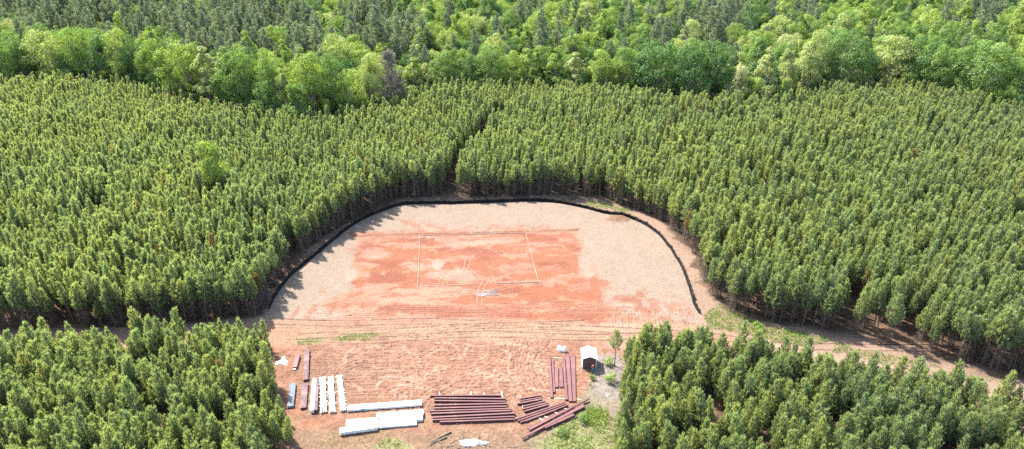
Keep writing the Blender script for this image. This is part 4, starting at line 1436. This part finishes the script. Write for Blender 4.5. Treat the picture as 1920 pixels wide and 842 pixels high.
# crumpled plastic, sacks
def lump(name, center, rx, ry, h, seed, label, cat, mat, spiky=0.35, n=26):
    rg_ = np.random.default_rng(seed)
    vs, fs = [], []
    R = 7
    ph = rg_.uniform(0, 6.28, 6)
    for i in range(R + 1):
        t = i / R
        for k in range(n):
            th = 2 * math.pi * k / n
            edge_ = 1 + spiky * (0.5 * math.sin(3 * th + ph[0]) + 0.4 * math.sin(5 * th + ph[1]) + 0.35 * math.sin(8 * th + ph[2]) + 0.2 * rg_.normal() * (t > .6))
            rr_ = math.sin(t * math.pi / 2) * edge_
            z = h * math.cos(t * math.pi / 2) ** 0.8 * (1 + rg_.normal(0, 0.16)) * (0.7 + 0.3 * math.sin(2 * th + ph[3]))
            vs.append((rx * rr_ * math.cos(th), ry * rr_ * math.sin(th), max(z, 0.0) - (0.05 if i == R else 0)))
    for i in range(R):
        for k in range(n):
            fs.append((i * n + k, (i + 1) * n + k, (i + 1) * n + (k + 1) % n, i * n + (k + 1) % n))
    me = mesh_np(name, vs, fs, M[mat], True)
    o = link(bpy.data.objects.new(name, me))
    x, y = pix(*center)
    o.location = (x, y, float(gz(x, y)) + 0.02)
    return tag(o, label, cat)


lump("plastic_sheet", (529, 679), 0.95, 1.0, 0.35, 1, "crumpled white plastic heap at the pines on the yard's left edge", "plastic sheet", "whiteplastic", 0.5)
lump("plastic_sheet", (884, 832), 1.7, 0.75, 0.5, 2, "long crumpled white plastic sheet lying on the brush pile", "plastic sheet", "whiteplastic", 0.3)
lump("plastic_sheet", (911, 831), 0.45, 0.25, 0.2, 3, "small scrap of white plastic right of the long sheet", "plastic sheet", "whiteplastic", 0.3)

# bulk bag: a sagging woven sack with two pinched corners and a folded neck
e = empty("bulk_bag", (*pix(1053, 659), 0.02), -0.25, "white woven sack standing alone behind the columns near the shed", "bag")
bm = bmesh.new()
bmesh.ops.create_cube(bm, size=1.0)
bmesh.ops.subdivide_edges(bm, edges=bm.edges[:], cuts=5, use_grid_fill=True)
rg_ = random.Random(4)
for v in bm.verts:
    x, y, z = v.co
    k = 1 - 0.28 * (abs(x) * 2) ** 2 * (abs(y) * 2) ** 2
    bulge = 1 + 0.18 * math.cos(math.pi * z)
    v.co.x = x * 1.45 * bulge * k + rg_.gauss(0, .015)
    v.co.y = y * 0.8 * bulge * k + rg_.gauss(0, .015)
    top = (0.28 * abs(x) * 2 - 0.30 * max(0, 1 - abs(x) * 4)) * (z > 0.1)
    v.co.z = (z + 0.5) * 0.8 + top + rg_.gauss(0, .015)
me = bpy.data.meshes.new("sack_body"); bm.to_mesh(me); bm.free(); me.materials.append(M["bag"])
me.polygons.foreach_set("use_smooth", np.ones(len(me.polygons), bool))
add_part("sack_body", me, e)
for sg in (-1, 1):
    MB().tube([(sg * .55, .2, .92), (sg * .62, .0, 1.14), (sg * .55, -.2, .92)], [.04, .045, .04], 6).build("lifting_loop", M["bag"], e)

# ------------------------------------------------------------------ shed
sx, sy = pix(1105, 690)
FL, FRr = pix(1091.5, 692), pix(1117.5, 693)
Wd = FRr[0] - FL[0]
e = empty("shed", ((FL[0] + FRr[0]) / 2, (FL[1] + FRr[1]) / 2, 0.0), -0.02, "small dark brown shed with a white gabled roof beside the pines", "shed")
hw, D_, ev, rg2 = Wd / 2, 2.9, 2.25, 2.75
sid = "shedwall"
# walls of upright boards
mw = MB()
mw.box(-hw + .03, hw - .03, 0.03, 0.05, 0.1, ev).build("front_wall", M[sid], e)
g = MB()
g.v = [(-hw + .03, 0.03, ev + .001), (hw - .03, 0.03, ev + .001), (0, 0.03, rg2 - .04), (-hw + .03, 0.05, ev + .001), (hw - .03, 0.05, ev + .001), (0, 0.05, rg2 - .04)]
g.f = [(0, 1, 2), (5, 4, 3), (0, 3, 4, 1), (1, 4, 5, 2), (2, 5, 3, 0)]
g.build("gable", M[sid], e)
for k in range(9):
    x0 = -hw + .04 + k * (2 * hw - .08) / 9
    MB().box(x0 + .012, x0 + (2 * hw - .08) / 9 - .012, 0.012, 0.029, 0.12, ev - .02).build("board", M[sid], e)
MB().box(-hw, -hw + .05, 0.06, D_ - .06, 0.1, ev).build("side_wall", M["trim"], e)
MB().box(hw - .05, hw, 0.06, D_ - .06, 0.1, ev).build("side_wall", M[sid], e)
MB().box(-hw + .03, hw - .03, D_ - .05, D_ - .03, 0.1, ev).build("back_wall", M[sid], e)
MB().box(-hw, hw, 0.02, D_ - .02, -0.05, 0.097).build("floor_skid", M["timber"], e)
for sg in (-1, 1):
    xa, xb = sorted((sg * (hw + .03), sg * (hw - .07)))
    MB().box(xa, xb, -0.03, 0.0095, 0.0, ev - .03).build("corner_trim", M["trim"], e)
    ov, oy = 0.16, 0.16
    zt = rg2
    ze = ev - (rg2 - ev) * ov / hw
    p = [(0.0, -oy, zt), (sg * (hw + ov), -oy, ze), (sg * (hw + ov), D_ + oy, ze), (0.0, D_ + oy, zt)]
    if sg > 0:
        p = p[::-1]
    q = [(x, y, z + .05) for x, y, z in p]
    MB().hexa(p + q).build("roof_panel", M["roof"], e)
MB().box(-.08, .08, -.17, D_ + .17, rg2 + .02, rg2 + .075).build("ridge_cap", M["roof"], e)
dr = MB().box(-0.95, -0.05, -0.012, 0.0115, 0.13, 1.98).build("door", M[sid], e)
MB().box(-.16, -.12, -.04, -.013, 1.0, 1.12).build("handle", M["grey_steel"], dr)
dr = MB().box(0.0, 0.92, -0.012, 0.0115, 0.13, 1.98).build("door", M[sid], e)

# ------------------------------------------------------------------ person in front of the shed
pxy = pix(1111.5, 699)
per = empty("person", (*pxy, float(gz(*pxy))), 0.15, "person in a red shirt and blue jeans standing in front of the shed", "person")


def skin_mesh(name, nodes, edges, mats, root=0, sub=1, face_mat=None):
    me = bpy.data.meshes.new(name)
    me.from_pydata([n[:3] for n in nodes], edges, [])
    ob = bpy.data.objects.new(name, me)
    COL.objects.link(ob)
    sk = ob.modifiers.new("skin", 'SKIN')
    sk.use_smooth_shade = True
    me.skin_vertices  # layer is created with the modifier data
    if not me.skin_vertices:
        bpy.context.view_layer.objects.active = ob
        bpy.ops.mesh.customdata_skin_add()
    for i, n in enumerate(nodes):
        sv = me.skin_vertices[0].data[i]
        sv.radius = (n[3], n[4] if len(n) > 4 else n[3])
        sv.use_root = (i == root)
    sb_ = ob.modifiers.new("sub", 'SUBSURF')
    sb_.levels = sub
    sb_.render_levels = sub
    dg = bpy.context.evaluated_depsgraph_get()
    m2 = bpy.data.meshes.new_from_object(ob.evaluated_get(dg))
    bpy.data.objects.remove(ob)
    m2.name = name
    m2.materials.clear()
    for m_ in mats:
        m2.materials.append(m_)
    for p_ in m2.polygons:
        p_.use_smooth = True
        p_.material_index = face_mat(p_.center) if face_mat else 0
    return m2


# facing +Y (towards the shed), forearms bent forward
bn = [(0, 0, .95, .13, .11), (0, 0, 1.15, .13, .10), (0, -.01, 1.36, .16, .11), (0, -.01, 1.47, .08, .08), (0, .0, 1.53, .055), (0, .02, 1.60, .085, .10), (0, .015, 1.69, .085, .10), (0, .01, 1.75, .05, .06)]
be = [(i, i + 1) for i in range(7)]
for sg in (-1, 1):
    n = len(bn)
    bn += [(sg * .10, 0, .90, .095), (sg * .12, .02, .50, .062), (sg * .13, -.01, .10, .042), (sg * .13, .0, .05, .045), (sg * .135, .15, .03, .035)]
    be += [(0, n), (n, n + 1), (n + 1, n + 2), (n + 2, n + 3), (n + 3, n + 4)]
    n = len(bn)
    bn += [(sg * .20, -.01, 1.40, .065), (sg * .29, -.04, 1.13, .047), (sg * .20, .18, 1.06, .036), (sg * .17, .25, 1.07, .030, .02), (sg * .155, .30, 1.07, .035, .016)]
    be += [(2, n), (n, n + 1), (n + 1, n + 2), (n + 2, n + 3), (n + 3, n + 4)]
    hnd = n + 4
    for f_, (dx, ln) in enumerate(((-.030, .060), (-.010, .072), (.010, .068), (.028, .050))):
        m_ = len(bn)
        bn += [(sg * .155 + dx, .33, 1.075, .009), (sg * .155 + dx - sg * .01, .33 + ln * .6, 1.065, .008), (sg * .155 + dx - sg * .015, .33 + ln, 1.045, .007)]
        be += [(hnd, m_), (m_, m_ + 1), (m_ + 1, m_ + 2)]
    m_ = len(bn)
    bn += [(sg * .155 - sg * .035, .275, 1.08, .011), (sg * .155 - sg * .055, .31, 1.085, .009)]
    be += [(n + 3, m_), (m_, m_ + 1)]
body = skin_mesh("body", bn, be, [M["skin"]])
add_part("body", body, per)
sn_ = [(0, 0, .93, .155, .13), (0, 0, 1.15, .15, .12), (0, -.01, 1.36, .175, .125), (0, -.01, 1.46, .09, .085)]
se = [(0, 1), (1, 2), (2, 3)]
for sg in (-1, 1):
    n = len(sn_)
    sn_ += [(sg * .20, -.01, 1.40, .085), (sg * .285, -.035, 1.14, .066), (sg * .262, .04, 1.115, .06)]
    se += [(2, n), (n, n + 1), (n + 1, n + 2)]
add_part("shirt", skin_mesh("shirt", sn_, se, [M["shirt"]]), per)
jn_ = [(0, 0, .97, .15, .125)]
je = []
for sg in (-1, 1):
    n = len(jn_)
    jn_ += [(sg * .10, 0, .88, .112), (sg * .12, .02, .50, .078), (sg * .13, -.01, .12, .062)]
    je += [(0, n), (n, n + 1), (n + 1, n + 2)]
add_part("jeans", skin_mesh("jeans", jn_, je, [M["jeans"]]), per)
for sg in (-1, 1):
    add_part("boot", skin_mesh("boot", [(sg * .13, -.03, .06, .055), (sg * .133, .08, .045, .05, .04), (sg * .136, .16, .035, .042, .03)], [(0, 1), (1, 2)], [M["boot"]]), per)
add_part("hair", skin_mesh("hair", [(0, -.03, 1.62, .088, .07), (0, -.02, 1.72, .095, .09), (0, .0, 1.78, .06, .07)], [(0, 1), (1, 2)], [M["hair"]]), per)
for sg in (-1, 1):
    MB().tube([(sg * .033, .112, 1.665), (sg * .033, .122, 1.665)], [.012, .008], 6).build("eye", M["hair"], per)
    MB().tube([(sg * .09, .0, 1.63), (sg * .10, -.01, 1.66), (sg * .095, -.005, 1.69)], [.012, .018, .01], 6).build("ear", M["skin"], per)
MB().tube([(0, .11, 1.66), (0, .14, 1.625), (0, .115, 1.615)], [.01, .018, .014], 6).build("nose", M["skin"], per)
MB().tube([(-.03, .112, 1.585), (0, .12, 1.583), (.03, .112, 1.585)], [.006, .009, .006], 6).build("mouth", M["shirt"], per)


# ------------------------------------------------------------------ form boards of the slab outline
def form_side(a, b, label, n, seed, w=0.09, h=0.12):
    rg_ = random.Random(seed)
    A, L, rz = line_frame(a, b, h)
    o = empty("form_board", (A.x, A.y, float(gz(A.x, A.y))), rz, label, "form board", "boards round the slab outline")
    for k in range(n):
        x0, x1 = L * k / n, L * (k + 1) / n
        dy = rg_.uniform(-.03, .03)
        dz = float(gz(A.x + math.cos(rz) * (x0 + x1) / 2, A.y + math.sin(rz) * (x0 + x1) / 2)) - o.location.z
        MB().box(x0 + .01, x1 - .01, -w / 2 + dy, w / 2 + dy, dz - 0.06, dz + h + rg_.uniform(-.02, .02)).build("plank", M["formboard"], o)
        MB().box(x0 + .2, x0 + .26, w / 2 + .04, w / 2 + .1, dz - .1, dz + h + .12).build("stake", M["timber"], o)


form_side((787, 441), (986, 436.5), "pale form boards along the back line of the slab outline", 7, 1)
form_side((783.5, 536), (787.5, 442.5), "pale form boards down the left side of the slab outline", 6, 2, 0.12)
form_side((986.5, 438), (1009.5, 528), "pale form boards down the right side of the slab outline", 6, 3, 0.12)
form_side((783, 536.5), (897, 533), "partly buried form boards at the left of the slab's front line", 4, 4, 0.14, 0.08)
form_side((931, 531), (1010, 529), "form boards at the right of the slab's front line", 3, 5, 0.12)
for k, (a, b, lab) in enumerate((((776, 434), (792, 446), "short crossed board at the back left corner of the slab outline"), ((984, 434), (992, 439), "short board stub at the back right corner of the slab outline"),
                                 ((775, 533), (787, 540), "short board stub at the front left corner of the slab outline"), ((1008, 532), (1018, 527), "short board stub at the front right corner of the slab outline"),
                                 ((912, 492), (929, 531), "pale line of board lying inside the slab outline, slanting to the front gap"))):
    sleeper(a, b, lab, "loose boards at the slab outline", 0.12 if k < 4 else 0.05, 0.14 if k < 4 else 0.10, name="timber_board", mat="formboard" if k < 4 else "deadwood")

# white pipes in front of the slab
for k, (a, b) in enumerate((((908, 545.2), (934, 544.8)), ((903, 548), (934, 547)), ((894, 551.5), (933, 550.2)), ((893, 554), (934, 553.4)))):
    A, L, rz = line_frame(a, b, 0.1)
    mb = MB().tube([(0, 0, .07), (L, 0, .07)], [.05, .05], 8)
    o = mb.build("plastic_pipe", M["pipe"], None, True)
    o.location = (A.x, A.y, float(gz(A.x, A.y)) + .01)
    o.rotation_euler = (0, 0, rz)
    tag(o, "white plastic pipe lying in front of the slab outline, %s from the back of four" % nth(k), "pipe", "white pipes by the slab")
rg_ = random.Random(9)
for k in range(5):
    x, y = pix(rg_.uniform(893, 914), rg_.uniform(554, 560))
    a = rg_.uniform(0, 3)
    o = MB().tube([(0, 0, .06), (.18, 0, .06), (.27, .10, .08), (.27, .26, .10)], [.07, .07, .07, .07], 7).build("pipe_elbow", M["pipe"], None, True)
    o.location = (x, y, float(gz(x, y)) + .01)
    o.rotation_euler = (0, 0, a)
    tag(o, "small white pipe fitting in the scatter beside the white pipes", "pipe fitting", "white fittings beside the pipes")

# ------------------------------------------------------------------ brush pile
bpx, bpy_ = pix(885, 838)
bp_root = empty("brush_pile", (bpx, bpy_, float(gz(bpx, bpy_))), 0, "heap of bare cut branches under white plastic at the yard's near end", "brush pile")
stick_me = []
rg_ = random.Random(12)
for k in range(6):
    p = [Vector((0, 0, 0))]
    for j in range(5):
        p.append(p[-1] + Vector((0.5, rg_.gauss(0, .10), rg_.gauss(0, .06))))
    mb = MB().tube(p, [.055, .05, .042, .034, .024, .012], 5)
    for q in range(3):
        s0 = p[rg_.randint(2, 4)]
        mb.tube([s0, s0 + Vector((.4, rg_.choice((-1, 1)) * .3, rg_.gauss(.05, .1)))], [.025, .008], 4)
    stick_me.append(mb.mesh("branch", M["deadwood"]))
for k in range(95):
    x, y = pix(rg_.gauss(888, 42), rg_.gauss(842, 9))
    o = add_part("branch", stick_me[k % 6], bp_root)
    o.location = (x - bpx, y - bpy_, float(gz(x, y)) - bp_root.location.z + abs(rg_.gauss(0.05, .14)))
    o.rotation_euler = (rg_.uniform(0, 6), rg_.gauss(0, .14), rg_.uniform(0, 6.28))
    s_ = rg_.uniform(.45, 1.15)
    o.scale = (s_, s_, s_)
for k, (a, b) in enumerate((((806, 830), (846, 811)), ((806, 836), (838, 820)))):
    A, L, rz = line_frame(a, b, .12)
    o = MB().tube([(0, 0, .08), (L * .5, .1, .12), (L, 0, .14)], [.07, .10, .13], 7).build("fallen_log", M["deadwood"], None, True)
    o.location = (A.x, A.y, float(gz(A.x, A.y)))
    o.rotation_euler = (0, 0, rz)
    tag(o, "thin fallen log left of the brush pile, the %s of the two" % ("upper" if k == 0 else "lower"), "log", "fallen logs by the brush pile")

# ------------------------------------------------------------------ bushes
for k, (x, y, s_, t_, lab) in enumerate(((1145, 716, 1.15, .78, "bright green round bush on the pale chips below the shed's shadow"), (1140, 684, 0.9, .82, "small yellow-green sapling bush at the foot of the lone pine"),
                                         (1006 + 46, 790 + 27, 0.8, .6, "low green bush in the grass under the diagonal beams"), (1092, 792, 0.95, .66, "leafy weed clump between the diagonal beams and the near pines"),
                                         (1111, 712, .6, .6, "little weed tuft just below the shed's front corner"), (1220, 398, 1.2, .85, "bright yellow-green bush under the pines behind the right fence"),
                                         (1335, 665, 1.6, .8, "bright green bush on the track verge among young pines"), (1420, 618, 1.1, .75, "low green bush on the grassy verge at the track's mouth"))):
    X, Y = pix(x, y)
    put_tree("bush", BUSH[k % 2], X, Y, k * 1.3, s_, t_, lab, "bush", "bushes round the clearing")

# ------------------------------------------------------------------ grass
rng = np.random.default_rng(88)
GR = [  # picture polygon, tufts per square metre, height, tint
    ([(550, 640), (575, 634), (600, 633), (612, 640), (595, 646), (565, 647)], 60, .10, .45), ([(625, 636), (650, 629), (690, 624), (712, 627), (690, 637), (640, 642)], 60, .10, .45),
    ([(1085, 775), (1115, 760), (1150, 770), (1165, 842), (1160, 880), (985, 880), (990, 838), (1040, 815)], 19, .32, .55), ([(1095, 770), (1140, 768), (1140, 800), (1095, 800)], 24, .35, .4),
    ([(690, 850), (705, 826), (750, 824), (775, 845)], 10, .26, .5), ([(580, 850), (600, 826), (690, 824), (700, 850)], 5, .22, .6), ([(620, 812), (690, 812), (760, 806), (700, 822), (630, 822)], 5, .2, .65),
    ([(1105, 690), (1112, 690), (1118, 735), (1106, 740)], 12, .3, .5), ([(1318, 590), (1345, 570), (1400, 596), (1440, 612), (1500, 622), (1560, 640), (1500, 650), (1400, 628), (1330, 615)], 26, .3, .62),
    ([(1560, 640), (1700, 672), (1900, 720), (1920, 740), (1700, 694), (1560, 660)], 14, .3, .55), ([(1085, 385), (1110, 376), (1180, 392), (1215, 412), (1190, 408), (1140, 394)], 10, .4, .45), ([(780, 376), (900, 374), (985, 372), (1060, 374), (1080, 382), (985, 373), (800, 379)], 8, .35, .45),
    ([(1235, 410), (1330, 520), (1330, 570), (1300, 500)], 1.5, .25, .8), ([(1130, 660), (1168, 655), (1165, 680), (1130, 672)], 6, .25, .6), ([(0, 700), (500, 650), (520, 800), (0, 842)], .8, .35, .5)]
O, A, L, T = [], [], [], []
for poly, dens, hgt, tnt in GR:
    p = np.array(W(poly))
    lo, hi = p.min(0), p.max(0)
    n = int((hi - lo).prod() * dens)
    x, y = rng.uniform(lo[0], hi[0], n), rng.uniform(lo[1], hi[1], n)
    d = sdist(x, y, p) + (fbm(x * 0.8, y * 0.8, 5) - 0.5) * 2.2
    patch = fbm(x * 0.45, y * 0.45, 6)
    k = (d < 0) & (rng.uniform(0, 1, n) < sstep(0.32, 0.6, patch) + (0.5 if dens > 20 else 0.0))
    x, y = x[k], y[k]
    O.append(np.stack([x, y, gz(x, y)], 1))
    A.append(np.stack([rng.normal(0, .3, len(x)), rng.normal(0, .3, len(x)), np.ones(len(x))], 1))
    L.append(hgt * rng.uniform(0.6, 1.5, len(x)))
    T.append(np.full(len(x), tnt))
O, A, L, T = map(np.concatenate, (O, A, L, T))
v, f, fr, lv = blades(O, A, L, 0.035, 7, 0.9, rng, rng.uniform(0, 1, len(O)))
gme = crown_mesh("grass", [(v, f, fr, lv)], M["grass"])
go_ = link(bpy.data.objects.new("grass", gme))
go_["tint"] = 0.5
tag(go_, "patchy green grass and weeds on the yard and track verges", "grass", kind="stuff")
print("grass tris", len(f))

# ------------------------------------------------------------------ loose clods on the churned soil
rng = np.random.default_rng(91)
cu, cv = rng.uniform(520, 1110, 5200), rng.uniform(596, 838, 5200)
P0 = np.array([pix(a, b) for a, b in zip(cu, cv)])
kp = fbm(P0[:, 0] * 0.3, P0[:, 1] * 0.3, 97) > 0.5
P0 = P0[kp]
nC = len(P0)
octa = np.array([(1, 0, 0), (0, 1, 0), (-1, 0, 0), (0, -1, 0), (0, 0, 0.8), (0, 0, -0.4)], float)
of = np.array([(0, 1, 4), (1, 2, 4), (2, 3, 4), (3, 0, 4), (1, 0, 5), (2, 1, 5), (3, 2, 5), (0, 3, 5)])
sz_ = np.clip(rng.lognormal(-2.85, 0.4, nC), 0.03, 0.15)
cv_ = octa[None] * sz_[:, None, None] * rng.uniform(0.6, 1.35, (nC, 6, 1)) + np.concatenate([P0, gz(P0[:, 0], P0[:, 1])[:, None]], 1)[:, None, :]
cf_ = (of[None] + (np.arange(nC) * 6)[:, None, None]).reshape(-1, 3)
M["clod"] = simple_mat("dry_clay_clods", (0.19, 0.10, 0.064), 0.95, 0.3, 0.8, spec=0.1)
co_ = link(bpy.data.objects.new("soil_clods", mesh_np("soil_clods", cv_.reshape(-1, 3), cf_, M["clod"])))
tag(co_, "loose clods of dry red clay scattered over the churned yard", "soil", kind="stuff")
